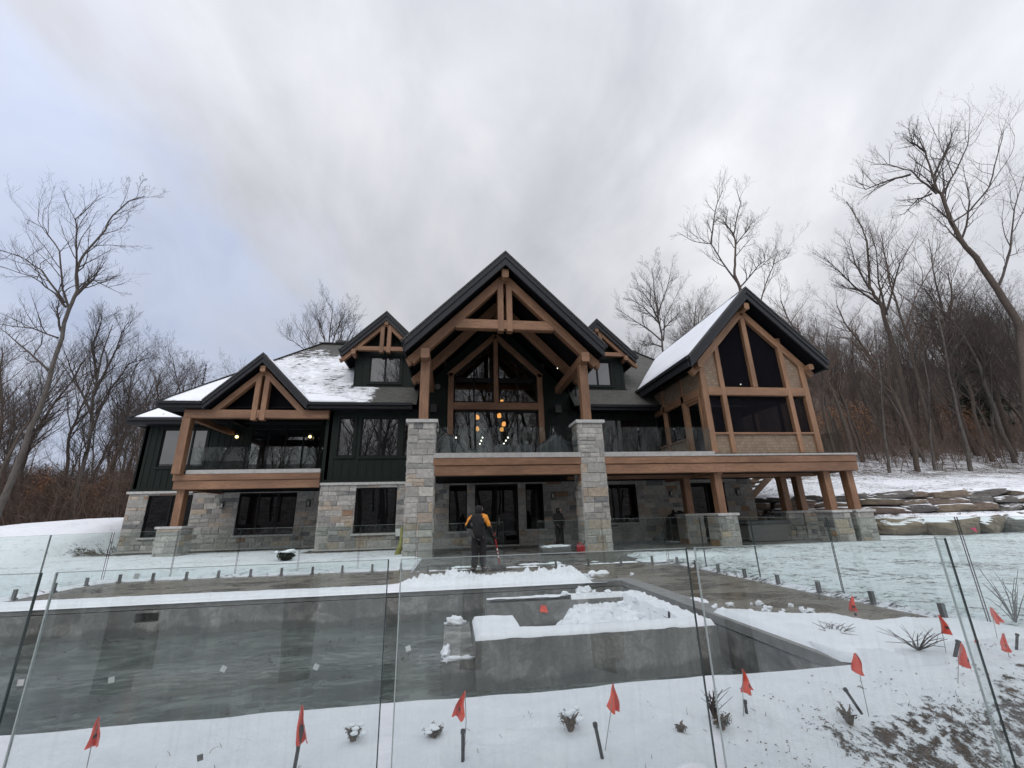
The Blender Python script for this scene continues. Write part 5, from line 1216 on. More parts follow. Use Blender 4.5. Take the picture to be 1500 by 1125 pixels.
# conifers
def conifer(x, y, h, seed, label, w=.2, n=26):
    rn = random.Random(seed); z = height(x, y); o = empty('spruce_tree', (x, y, z), label, 'tree')
    mb = MB(); mb.tube([(x, y, z-.3), (x, y, z+h)], [h*.018, .02], 6); mb.build('trunk', M['bark2'], o)
    mb = MB()
    for i in range(int(n*h/4)):
        t = .12 + .88*rn.random()**.8; zz_ = z + h*t; L = h*w*(1.05-t) * rn.uniform(.6, 1.1)
        a = rn.random()*6.283; d = Vector((math.cos(a), math.sin(a), 0)); p = Vector((x, y, zz_))
        m_ = 6
        for j in range(m_):
            c = p + d*L*(j+.6)/m_ - Vector((0, 0, L*.28*((j+1)/m_)**1.3)); s_ = L*.16*(1.1-.6*j/m_)+.06
            for q in range(4):
                v1 = Vector((rn.gauss(0, 1), rn.gauss(0, 1), rn.gauss(0, .35))).normalized()*s_; v2 = Vector((rn.gauss(0, 1), rn.gauss(0, 1), rn.gauss(-.4, .4))).normalized()*s_*.55
                cc = rn.uniform(.7, 1.3); mb.poly([c, c+v1*.6+v2, c+v1*1.3, c+v1*.6-v2*.4], None, (.028*cc, .038*cc, .024*cc))
    mb.build('crown', M['leaf'], o)
p = atY(1450, 600, 40); conifer(p.x, p.y, 17, 1, 'dark evergreen tree among bare trunks near the right photo edge', .22, 40)
p = atY(1420, 600, 48); conifer(p.x, p.y, 15, 2, 'second dark evergreen left of and behind the larger one', .22, 36)
p = atY(1498, 300, 24); conifer(p.x+1.5, p.y, 17, 4, 'evergreen whose boughs reach in at the extreme right edge', .16, 26)
p = atY(297, 560, 55); conifer(p.x, p.y, p.z - height(p.x, p.y) + 2.4, 3, 'narrow little spruce tip over the left wing roof', .10, 30)
# leaf-holding beech saplings
def beech(x, y, h, seed, label, group):
    rn = random.Random(seed); z = height(x, y); o = empty('beech_sapling', (x, y, z), label, 'sapling', group); st_ = MB(); lf = MB()
    for b in range(8):
        a = rn.random()*6.283; p = Vector((x, y, z-.1 + h*.12*b)); d = Vector((math.cos(a)*.7, math.sin(a)*.7, .8 + .15*b)).normalized(); L = h*rn.uniform(.35, .6)
        pts = [p + d*L*q/4 + Vector((rn.gauss(0, .05), rn.gauss(0, .05), 0)) for q in range(5)]; st_.tube(pts, [.025, .02, .015, .01, .005], 3, cap=False)
        for q in range(60):
            c = pts[1].lerp(pts[4], rn.random()) + Vector((rn.gauss(0, .30), rn.gauss(0, .30), rn.gauss(0, .16))); s_ = rn.uniform(.05, .11)
            v1 = Vector((rn.gauss(0, 1), rn.gauss(0, 1), rn.gauss(0, .6))).normalized()*s_; v2 = v1.orthogonal().normalized()*s_*.6; k_ = rn.uniform(.6, 1.3)
            lf.poly([c-v1, c+v2, c+v1, c-v2], None, (.30*k_, .135*k_, .055*k_))
    st_.tube([(x, y, z-.1), (x, y, z+h)], [.04, .01], 5); st_.build('stem', M['twig'], o); lf.build('leaves', M['leaf'], o)
for i in range(26):
    if i < 11:
        px = rt.uniform(20, 185); Y_ = rt.uniform(42, 54); q = atY(px, 740, Y_); beech(q.x, Y_, rt.uniform(2.2, 4.0), 300+i, 'sapling still holding orange-brown leaves at the left wood edge', 'leafy saplings left')
    else:
        px = rt.uniform(1150, 1290) if i < 21 else rt.uniform(1380, 1460); Y_ = rt.uniform(38, 50); q = atY(px, 600, Y_); beech(q.x, Y_, rt.uniform(2.5, 4.5), 300+i, 'sapling still holding orange-brown leaves on the slope right of the porch', 'leafy saplings right')
# tangled underwood
def underwood(name, n, sampler, label, seed, hh=(1.5, 5), mat='twig2'):
    rn = random.Random(seed); mb = MB()
    for i in range(n):
        x, y = sampler(rn); z = height(x, y); h = rn.uniform(*hh); sc = 1 + y/90
        p = Vector((x, y, z-.1)); d = Vector((rn.gauss(0, .25), rn.gauss(0, .25), 1)).normalized(); r_ = rn.uniform(.010, .026)*sc
        pts = [p]; 
        for q in range(4): d = (d + Vector((rn.gauss(0, .15), rn.gauss(0, .15), .05))).normalized(); pts.append(pts[-1] + d*h/4)
        mb.tube(pts, [r_, r_*.8, r_*.6, r_*.4, r_*.2], 3, cap=False)
        for q in range(5):
            a = pts[rn.randint(1, 3)]; e = Vector((rn.gauss(0, 1), rn.gauss(0, 1), rn.uniform(.2, 1.2))).normalized()*h*rn.uniform(.2, .45)
            mb.tube([a, a + e*.5 + Vector((0, 0, .05)), a+e], [r_*.5, r_*.35, r_*.2], 3, cap=False)
    o = mb.build(name, M[mat]); tag(o, label, 'undergrowth', None, 'stuff'); return o
def sl(rn):
    while True:
        y = rn.uniform(24, 85); x = rn.uniform(-1.1, -.42)*y*1.05 - 3
        if math.hypot(x+18, y-10) > 27 and not (x > -25 and y < 40): return x, y
def sr(rn):
    while True:
        y = rn.uniform(30, 150); x = rn.uniform(.5, 2.2)*y
        if x > 19 and y - yw(x) > 14 - rn.random()**2*8: return x, y
underwood('undergrowth', 6400, sl, 'dense brown twiggy undergrowth filling the left wood', 5, (1.5, 6))
underwood('undergrowth', 11000, sr, 'dense brown twiggy undergrowth covering the right hillside', 6)

# ================================================================== ROCKS
rr = random.Random(9); RC = [(.20, .155, .12), (.17, .16, .145), (.19, .145, .12), (.22, .175, .13), (.15, .142, .13)]
ORD = 'first second third fourth fifth sixth seventh eighth ninth tenth eleventh twelfth thirteenth fourteenth fifteenth sixteenth seventeenth eighteenth nineteenth twentieth'.split()
def rock(name, c, rx, ry, rz, label, group, a=0, sqr=3):
    kk = rr.uniform(.75, 1.2); col = tuple(v*kk for v in rr.choice(RC)); mb = MB(); sd = rr.uniform(0, 90)
    PLN = [(Vector(a_), rr.uniform(.9, 1.0)) for a_ in ((1, 0, 0), (-1, 0, 0), (0, 1, 0), (0, -1, 0), (0, 0, 1), (0, 0, -1))]
    PLN = [((n_ + Vector((rr.gauss(0, .14), rr.gauss(0, .14), rr.gauss(0, .14)))).normalized(), h_) for n_, h_ in PLN]
    for _ in range(13 if sqr > 5 else 18): PLN.append((Vector((rr.gauss(0, 1), rr.gauss(0, 1), rr.gauss(0, 1))).normalized(), rr.uniform(1.02, 1.38) if sqr > 5 else rr.uniform(.92, 1.12)))
    n_a, m_a = 30, 18
    for i in range(m_a+1):
        th = math.pi*i/m_a
        for j in range(n_a):
            ph = 2*math.pi*j/n_a; d = Vector((math.sin(th)*math.cos(ph), math.sin(th)*math.sin(ph), math.cos(th)))
            f = min(h_/max(d.dot(n_), .05) for n_, h_ in PLN); f *= 1 + .05*noise.fractal(d*3 + Vector((sd, 0, 0)), 1, 2, 3)
            mb.v.append((d.x*f*rx, d.y*f*ry, d.z*f*rz))
    for i in range(m_a):
        for j in range(n_a): j2 = (j+1) % n_a; mb.f.append((i*n_a+j, (i+1)*n_a+j, (i+1)*n_a+j2, i*n_a+j2)); mb.uv.append([(0, 0)]*4); mb.c.append(col)
    o = mb.build(name, M['rock'], smooth=False); o.location = c; o.rotation_euler = (rr.uniform(-.05, .05), rr.uniform(-.05, .05), a); tag(o, label, 'rock', group, 'thing')
def course(name, x0, x1, off, zc, hh, wr, dep, words, group):
    x = x0; i = 0
    while x < x1:
        w = rr.uniform(*wr)*(1+.01*x); xm = x + w/2; y = yw(xm) + off; dy = (yw(xm+.3)-yw(xm-.3))/.6; a = math.atan(dy)
        x += w*math.cos(a)*.97; h = hh*rr.uniform(.85, 1.12)
        rock(name.replace('retaining_slab', 'flat_rock'), (xm, y + rr.uniform(-.08, .08), zc + rr.uniform(-.03, .03)), w*.52, dep, h*.53, '%s %s, counted from the house' % (ORD[i] if i < 20 else 'last', words), group, a, 7 if hh < 1 else 3.5); i += 1
course('retaining_slab', 17.7, 38, -.30, 1.97, .36, (.8, 1.9), .55, 'flat stone in the top course of the retaining wall', 'top course slabs')
course('retaining_slab', 17.7, 38, -.42, 1.62, .36, (.8, 2.0), .55, 'flat stone in the middle course of the retaining wall', 'middle course slabs')
course('retaining_slab', 17.9, 38, -.50, 1.26, .40, (.8, 2.0), .55, 'flat stone in the bottom course of the retaining wall', 'bottom course slabs')
course('boulder', 19.4, 36, -1.95, .46, 1.02, (1.0, 2.1), .75, 'rounded grey boulder in the low row along the lawn', 'lawn edge boulders')
course('retaining_slab', 17.6, 20.2, -.62, .75, .5, (.9, 1.5), .5, 'stone low down in the wall under the deck', 'stones under the deck'); course('retaining_slab', 17.7, 20.2, -.8, .28, .5, (.9, 1.5), .5, 'foot stone of the wall under the deck', 'foot stones under the deck')
rock('flat_stone', atZ(1150, 1120, -.22) + Vector((0, 0, .02)), .09, .06, .06, 'tan broken stone at the bottom photo edge', None)
# ================================================================== STAIRS, TUB, FURNITURE
S = empty('outdoor_staircase', (18.3, 24.5, 2.2), 'timber stair with snow on its treads behind the deck posts', 'staircase')
k = MB()
for y in (24.0, 25.2): k.beam((17.3, y, 1.95), (19.6, y, 3.75), .09, .34)
k.build('stringer', M['stair_wood'], S)
for i in range(6):
    x = 17.55 + i*.33; z = 2.28 + i*.258; k = MB(); k.box((x, 24.02, z-.045), (x+.3, 25.18, z)); tr_ = k.build('tread', M['stair_wood'], S); k = MB(); k.box((x+.01, 24.05, z), (x+.28, 25.15, z+.06)); k.build('tread_snow', M['snow'], tr_)
T_ = empty('hot_tub', (15.2, 20.9, -.05), 'grey covered hot tub standing on the patio under the porch', 'hot tub')
k = MB(); k.beam((15.2, 19.9, .38), (15.2, 21.9, .38), 2.2, .80, ch=.10); k.build('cabinet', M['grey'], T_); k = MB(); k.beam((15.2, 19.84, .84), (15.2, 21.96, .84), 2.3, .13, ch=.05); k.build('lid', plain('tub_lid', (.045, .05, .055), .6), T_)
k = MB(); k.tube([(16.4, 19.9, .8), (16.55, 19.75, .5), (16.5, 19.8, .1)], .02, 6); k.build('lid_strap', M['black'], T_)
def draped(name, x0, x1, y0, y1, zb, fn, label, cat, seed, group=None, mat='cover'):
    mb = MB(); nx, ny = 64, 30
    for j in range(ny+1):
        for i in range(nx+1):
            u_, v_ = i/nx, j/ny; x = x0+(x1-x0)*u_; y = y0+(y1-y0)*v_; e = min(u_, 1-u_, v_*.7, (1-v_)*.7)
            h = fn(u_, v_) * sm(0, .10, e) * (1 + .22*fbm(x, y, seed, 5, 3.2)) + (.035*math.sin(u_*26+v_*9+seed) + .03*math.sin(u_*11-v_*14))*sm(0, .2, e); mb.v.append((x + .05*fbm(x, y, seed+3, 2, 3), y + .05*fbm(x, y, seed+5, 2, 3), zb + h))
    for j in range(ny):
        for i in range(nx):
            a = j*(nx+1)+i; mb.f.append((a, a+1, a+nx+2, a+nx+1)); mb.uv.append([(0, 0)]*4); mb.c.append((1, 1, 1))
    o = mb.build(name, M[mat], smooth=True); tag(o, label, cat, group)
draped('furniture_cover', -.7, 1.6, 18.6, 20.0, 3.98, lambda u, v: .95 - .60*sm(.1, .75, u) + .08*math.sin(u*9), 'crumpled dark cover slumped over patio furniture beside the left stone column', 'furniture cover', 1)
draped('furniture_cover', 3.7, 5.35, 18.6, 20.0, 3.98, lambda u, v: .45 + .62*max(0, 1-abs(u-.55)/.5) , 'peaked dark cover over patio furniture beside the right stone column', 'furniture cover', 2)
draped('furniture_cover', 1.75, 2.55, 18.9, 19.7, 3.98, lambda u, v: .55, 'low dark covered chair, left of the two between the peaked and slumped covers', 'furniture cover', 3)
draped('furniture_cover', 2.7, 3.6, 18.9, 19.7, 3.98, lambda u, v: .58, 'low dark covered chair, right of the two between the peaked and slumped covers', 'furniture cover', 4)
draped('barbecue_cover', 11.2, 12.7, 22.0, 22.7, -.03, lambda u, v: 1.25+.15*math.sin(u*3.1), 'black covered barbecue against the patio wall behind the stone pier', 'barbecue', 5, mat='black')
G_ = empty('mirrored_snow_box', (4.0, 17.6, -.05), 'low pale grey box added in place of snow mirrored in a glass panel before the patio window', 'box')  # made-up box standing in for snow mirrored in a glass panel
k = MB(); k.beam((3.45, 17.6, .10), (4.6, 17.6, .10), .5, .28, ch=.03); k.build('box_body', M['grey'], G_); k = MB(); k.blob((4.0, 17.6, .25), .56, .23, .05, 3, .7, 22, 8, freq=3); k.build('box_snow', M['snow'], G_)
J = empty('fuel_can', (4.98, 17.4, -.05), 'red plastic fuel can at the foot of the right stone column', 'fuel can')
k = MB(); k.beam((4.84, 17.4, .12), (5.14, 17.4, .12), .2, .30, ch=.05); k.build('can_body', M['red'], J)
k = MB(); k.tube([(4.88, 17.4, .26), (4.9, 17.4, .36), (5.03, 17.4, .36), (5.05, 17.4, .26)], .022, 6); k.build('handle', M['red'], J)
k = MB(); k.tube([(5.10, 17.4, .25), (5.16, 17.4, .36), (5.2, 17.4, .46)], [.03, .022, .014], 7); k.build('spout', M['black'], J)
p0, p1, p2 = atY(590, 772, 19.5), atY(588, 795, 19.4), atY(581, 816, 19.2)
k = MB(); k.tube([p0, p1, p2], [.09, .10, .13], 8); o = k.build('drain_hose', plain('yellow_green_plastic', (.22, .21, .05), .6), loc=tuple(p2)); tag(o, 'yellow-green flexible drain hose leaning beside the left stone column', 'hose')
# boxwood with snow
def leafy(name, c, r_, h, n, seed, label, colr, snow=True, group=None):
    rn = random.Random(seed); o = empty(name, tuple(c), label, 'shrub', group); st_ = MB(); lf = MB(); sn_ = MB(); c = Vector(c)
    for i in range(14):
        a = rn.random()*6.283; e = c + Vector((math.cos(a)*r_*rn.uniform(.3, 1), math.sin(a)*r_*rn.uniform(.3, 1), h*rn.uniform(.5, 1))); st_.tube([c - Vector((0, 0, .03)), c.lerp(e, .5) + Vector((0, 0, .02)), e], [.012, .008, .003], 4, cap=False)
        for q in range(n):
            p = c.lerp(e, rn.uniform(.35, 1)) + Vector((rn.gauss(0, r_*.12), rn.gauss(0, r_*.12), rn.gauss(0, h*.08))); s_ = r_*rn.uniform(.05, .10)
            v1 = Vector((rn.gauss(0, 1), rn.gauss(0, 1), rn.gauss(0, 1))).normalized()*s_; v2 = v1.orthogonal().normalized()*s_*.6; k_ = rn.uniform(.6, 1.3); lf.poly([p-v1, p+v2, p+v1, p-v2], None, tuple(v*k_ for v in colr))
    st_.build('stem', M['dead'], o); lf.build('foliage', M['leaf'], o)
    if snow:
        for i in range(5): sn_.blob(c + Vector((rn.gauss(0, r_*.4), rn.gauss(0, r_*.4), h*rn.uniform(.75, .95))), r_*.35, r_*.3, h*.12, i+seed, .4, 8, 5)
        sn_.build('snow_cap', M['snow'], o, smooth=True)
leafy('boxwood_shrub', atZ(417, 822, .03), .42, .40, 110, 4, 'small dark evergreen bush with snow on top at the lawn edge before the house', (.02, .025, .015))
for i, (px, py, r_, lab) in enumerate(((635, 1108, .075, 'snow capped dead plant stub left of the central flag stake'), (838, 1100, .08, 'upright brown plant stub near the middle of the bottom edge'), (1060, 1082, .085, 'dark frosted shrub beside the glass joint right of centre'), (1245, 1058, .085, 'grey green shrub stub beside the slanting stake on the right'), (515, 1118, .07, 'broken dead stems at the bottom edge left of centre'), (1000, 1100, .05, 'small brown dead stem clump in front of the glass joint'))):
    g = atZ(px, py, -.06); g.z = height(g.x, g.y); leafy('dead_shrub', g, r_, r_*random.uniform(.7, 1.5), 22, 30+i, lab, (.10, .085, .06) if i % 2 else (.07, .075, .05), i in (0, 1, 4))
def twigs(px, py, h, r_, seed, label, z=.05):
    rn = random.Random(seed); g = atZ(px, py, z); g.z = height(g.x, g.y); mb = MB()
    for i in range(16):
        a = rn.random()*6.283; e = g + Vector((math.cos(a)*r_*rn.uniform(.3, 1), math.sin(a)*r_*rn.uniform(.3, 1), h*rn.uniform(.4, 1))); m_ = g.lerp(e, .5) + Vector((rn.gauss(0, .02), rn.gauss(0, .02), .03)); mb.tube([g, m_, e], [.006, .004, .002], 4, cap=False)
        mb.tube([m_, m_ + Vector((rn.gauss(0, .08), rn.gauss(0, .08), .07))], [.003, .0015], 3, cap=False)
    tag(mb.build('bare_shrub', M['twig'], loc=tuple(g)), label, 'shrub')
twigs(1222, 925, .14, .32, 1, 'flat spread of bare twigs in snow near the pool deck end'); twigs(1345, 952, .20, .36, 2, 'bushy bare twig plant in snow behind the front glass'); twigs(1488, 912, .6, .22, 3, 'tall bare twiggy shrub on the lawn at the right photo edge')
twigs(140, 865, .35, .2, 4, 'sparse bare twigs on the lawn by the left glass fence'); twigs(1045, 1045, .18, .05, 5, 'thin dark stem beside the front glass joint')
# ================================================================== FLAGS AND STAKES
def flag(i, top, hpx, base, lab, z=None, dx=0):
    g = atZ(*base, -.03); 
    for _ in range(4): g = atZ(*base, height(g.x, g.y))
    t = atY(*top, g.y); sc = hpx/620 * (g - EYE).dot(AX_F); rn = random.Random(i*7+1)
    o = empty('marking_flag', tuple(g), lab, 'flag', 'orange-red marking flags')
    mb = MB(); mb.tube([g - Vector((0, 0, .05)), g.lerp(t, .55) + Vector((rn.uniform(-.012, .012), 0, 0)), t], .0022 + .0004*g.y/3, 5); mb.build('wire', M['wire'], o)
    mb = MB(); s = rn.choice((-1, 1)) if not dx else dx; w = sc*rn.uniform(.34, .66); tl = rn.uniform(-.18, .18); kk_ = rn.uniform(.1, .5)
    # hanging pennant: gathered at the top, flared and folded at the foot
    cols = 7; rows = 7; ph = rn.random()*6
    G = []
    for r0 in range(rows+1):
        v = r0/rows
        for c0 in range(cols+1):
            u_ = c0/cols; spread = w*(.10 + .95*v**.9)
            x = (u_-.28)*spread*s + tl*sc*v + .03*sc*math.sin(v*6+ph); y = .034*math.sin(u_*8+ph+v*2)*(.3+v)*sc/.2; z_ = -sc*(v*(1 - kk_*abs(u_-.35)**1.3) - .04*math.sin(u_*9+ph)*v)
            G.append(t + Vector((x, y + .003, z_)))
    for off in (0, .0012):
        b0 = len(mb.v); mb.v += [tuple(p + Vector((0, off, 0))) for p in G]
        for r0 in range(rows):
            for c0 in range(cols):
                a = b0 + r0*(cols+1)+c0; f = (a, a+1, a+cols+2, a+cols+1); mb.f.append(f if off else f[::-1]); mb.uv.append([(0, 0)]*4); mb.c.append((1, 1, 1))
    fl_ = mb.build('pennant', M['flag'], o, smooth=True)
    q = [G[r0*(cols+1)+c0] + Vector((0, -.003, 0)) for r0, c0 in ((4, 3), (4, 4), (5, 4), (5, 3))]; mb = MB(); mb.poly(q); mb.build('printed_mark', M['black'], fl_)
FL = [((147, 1050), 40, (125, 1135), 'orange-red marking flag standing in snow at the far left'), ((440, 1034), 48, (433, 1130), 'narrow folded orange-red flag, second from the left, above a black stake'),
 ((681, 1012), 38, (679, 1112), 'orange-red flag right above the upright black stake, third from the left'), ((899, 1002), 38, (883, 1100), 'orange-red flag on a bowed wire, fourth from the left'),
 ((1088, 980), 33, (1088, 1062), 'orange-red flag just right of the central-right glass joint'), ((1254, 957), 29, (1270, 1038), 'thin edge-on orange-red flag near the pool corner'),
 ((1249, 873), 22, (1254, 912), 'small orange-red flag at the edge of the wet paving on a short stake'), ((1376, 901), 27, (1385, 956), 'orange-red flag left of the slanting glass edge on the right'),
 ((1410, 943), 31, (1400, 1000), 'orange-red flag crossed by the slanting glass edge'), ((1452, 890), 22, (1460, 935), 'orange-red flag before the lawn near the right photo edge'),
 ((1470, 928), 24, (1478, 962), 'orange-red flag beside a short black stake at the right photo edge'), ((1430, 933), 10, (1431, 946), 'tiny drooping orange-red flag low on the ground behind the glass edge')]
for i, (a, h_, b_, lab) in enumerate(FL): flag(i, a, h_, b_, lab)
k = MB(); c = Vector((1.60, 8.19, -.15)); k.poly([c + Vector(v) for v in ((-.07, 0, -.04), (.08, 0, -.06), (.05, .02, .05), (-.04, .02, .06))]); k.poly([c + Vector(v) for v in ((-.04, .03, .06), (.05, .03, .05), (.08, .01, -.06), (-.07, .01, -.04))])
tag(k.build('marking_flag', M['flag'], loc=tuple(c)), 'red flag fallen against the inner spa wall', 'flag', 'orange-red marking flags')
p = atY(1425, 775, 18.0); k = MB(); k.poly([p + Vector(v) for v in ((-.2, 0, .1), (.15, 0, .12), (.22, .02, -.16))]); k.poly([p + Vector(v) for v in ((.22, .03, -.16), (.15, .01, .12), (-.2, .01, .1))]); tag(k.build('marking_flag', plain('pink_vinyl', (.65, .03, .12), .5), loc=tuple(p)), 'small pink flag against the boulders beyond the lawn', 'flag', 'orange-red marking flags')
def stake(a, b_, lab, r_=.011):
    g = atZ(*b_, -.03)
    for _ in range(4): g = atZ(*b_, height(g.x, g.y))
    t = atY(*a, g.y); mb = MB(); mb.tube([g - (t-g)*.1, g.lerp(t, .8), t], [r_, r_, r_*.8], 7); mb.tube([t - (t-g)*.14, t - (t-g)*.10, t - (t-g)*.02], [r_*1.35]*3, 7); tag(mb.build('irrigation_stake', M['stake'], loc=tuple(g)), lab, 'stake', 'black irrigation stakes')
for a, b_, lab in (((678, 1068), (678, 1114), 'upright black stake under the third flag'), ((871, 1058), (882, 1110), 'black stake leaning left below the bowed flag wire'), ((1091, 1025), (1096, 1061), 'short black stake beside the flag at the glass joint'),
    ((1237, 1008), (1260, 1042), 'black stake slanting steeply left before the pool corner'), ((1253, 898), (1256, 920), 'short dark stake below the small flag at the paving'), ((443, 1062), (431, 1128), 'black stake below the narrow folded flag'), ((1490, 928), (1489, 952), 'stubby black stake by the right photo edge')): stake(a, b_, lab)
stake((1404, 938), (1399, 962), 'grey post behind the slanting glass edge', .016)
# bark mulch chips showing through the snow
mb = MB(); rn = random.Random(3); cnt = 0
while cnt < 7500:
    x = rn.uniform(-2.6, 7.2); y = rn.uniform(1.3, 4.3); c = cover(x, y)
    if rn.random() > c[1]*.9 - .05 or fbm(x, y, 31, 3, 2.2) < -.02: continue
    z = height(x, y); L = rn.uniform(.004, .008 + .012*rn.random()**2); w = rn.uniform(.002, .005); a = rn.gauss(.5, .7); d = Vector((math.cos(a), math.sin(a), rn.gauss(0, .25))).normalized(); s = Vector((-math.sin(a), math.cos(a), rn.gauss(0, .2)))*w; u_ = Vector((0, 0, w*.6)); p = Vector((x, y, z+.004)); k_ = rn.uniform(.5, 1.3); cc = (.13*k_, .095*k_, .065*k_)
    A = [p-d*L-s, p-d*L+s, p+d*L*.8+s*.6, p+d*L-s*.5]; B = [q+u_ for q in A]; mb.poly(B, None, cc)
    for q in range(4): mb.poly([A[q], A[(q+1) % 4], B[(q+1) % 4], B[q]], None, cc)
    cnt += 1
tag(mb.build('bark_mulch', M['leaf']), 'brown bark mulch chips poking through thin snow in the planting bed', 'mulch', None, 'stuff')
# ================================================================== LAMPS IN THE GREAT ROOM
for i, (px, py, sz, lab) in enumerate(((699, 611, .17, 'tilted amber pendant lamp, upper one of the left pair'), (699, 628, .16, 'round amber pendant lamp, lower one of the left pair'), (731, 609, .17, 'amber pendant lamp at the top of the right cluster'), (738, 621, .16, 'amber pendant lamp in the middle of the right cluster'), (735, 629, .15, 'lowest amber pendant lamp of the right cluster'), (735, 588, .14, 'amber pendant lamp seen just above the timber crossbeam'))):
    p = atY(px, py, 26); o = empty('pendant_lamp', tuple(p), lab, 'pendant lamp', 'amber pendant lamps in the great room'); mb = MB(); sz *= .8; mb.blob(p, sz, sz*.9, sz*1.1, i*3.1, .3, 14, 9, freq=1.0); mb.build('lamp_shade', M['amber'], o, smooth=True); mb = MB(); mb.tube([p + Vector((0, 0, sz)), (p.x, p.y, 11)], .008, 4); mb.build('cord', M['black'], o)
for gi, (a, b_) in enumerate((((668, 641), (667, 650)), ((707, 641), (703, 650)), ((744, 641), (738, 650)))):
    for j in range(3):
        p = atY(a[0]+(b_[0]-a[0])*j/2, a[1]+(b_[1]-a[1])*j/2, 27); mb = MB(); mb.blob(p, .045, .045, .045, 1, 0, 8, 6); tag(mb.build('step_light', M['spot'], loc=tuple(p)), 'tiny white lamp, %s of the %s row of three inside the great room' % (('top', 'middle', 'lowest')[j], ('left', 'middle', 'right')[gi]), 'step light', 'small white lamps in the great room')
for px, py, Y_, lab in ((1085, 563, 20.5, 'tiny white ceiling lamp low in the left upper porch screen'), (1136, 540, 20.5, 'tiny white ceiling lamp in the right upper porch screen'), (832, 519, 21.0, 'tiny soffit lamp beside the right plate beam'), (817, 539, 22.0, 'tiny soffit lamp behind the right plate beam')):
    p = atY(px, py, Y_); mb = MB(); mb.blob(p, .035, .035, .035, 1, 0, 8, 6); tag(mb.build('downlight', M['spot'], loc=tuple(p)), lab, 'lamp')
# ================================================================== PEOPLE
def skinned(name, V, E_, mat, parent, subdiv=2, colfn=None, root=0, jit=0):
    me = bpy.data.meshes.new(name); me.from_pydata([v[:3] for v in V], E_, []); o = bpy.data.objects.new(name, me); COL.objects.link(o)
    m1 = o.modifiers.new('skin', 'SKIN'); m1.use_smooth_shade = True
    for i, sv in enumerate(me.skin_vertices[0].data): sv.radius = (V[i][3], V[i][4] if len(V[i]) > 4 else V[i][3]); sv.use_root = (i == root)
    m2 = o.modifiers.new('sub', 'SUBSURF'); m2.levels = subdiv; m2.render_levels = subdiv
    dg = bpy.context.evaluated_depsgraph_get(); new = bpy.data.meshes.new_from_object(o.evaluated_get(dg)); bpy.data.objects.remove(o)
    new.name = name; new.materials.clear(); new.materials.append(mat); o = bpy.data.objects.new(name, new); COL.objects.link(o); o.parent = parent
    if jit:
        for v in new.vertices: v.co += v.normal * jit * noise.noise(v.co*9)
    if colfn:
        ca = new.color_attributes.new(name='Col', type='FLOAT_COLOR', domain='POINT'); b = []
        for v in new.vertices: b += [*colfn(v.co), 1]
        ca.data.foreach_set('color', b)
    new.polygons.foreach_set('use_smooth', [True]*len(new.polygons)); return o
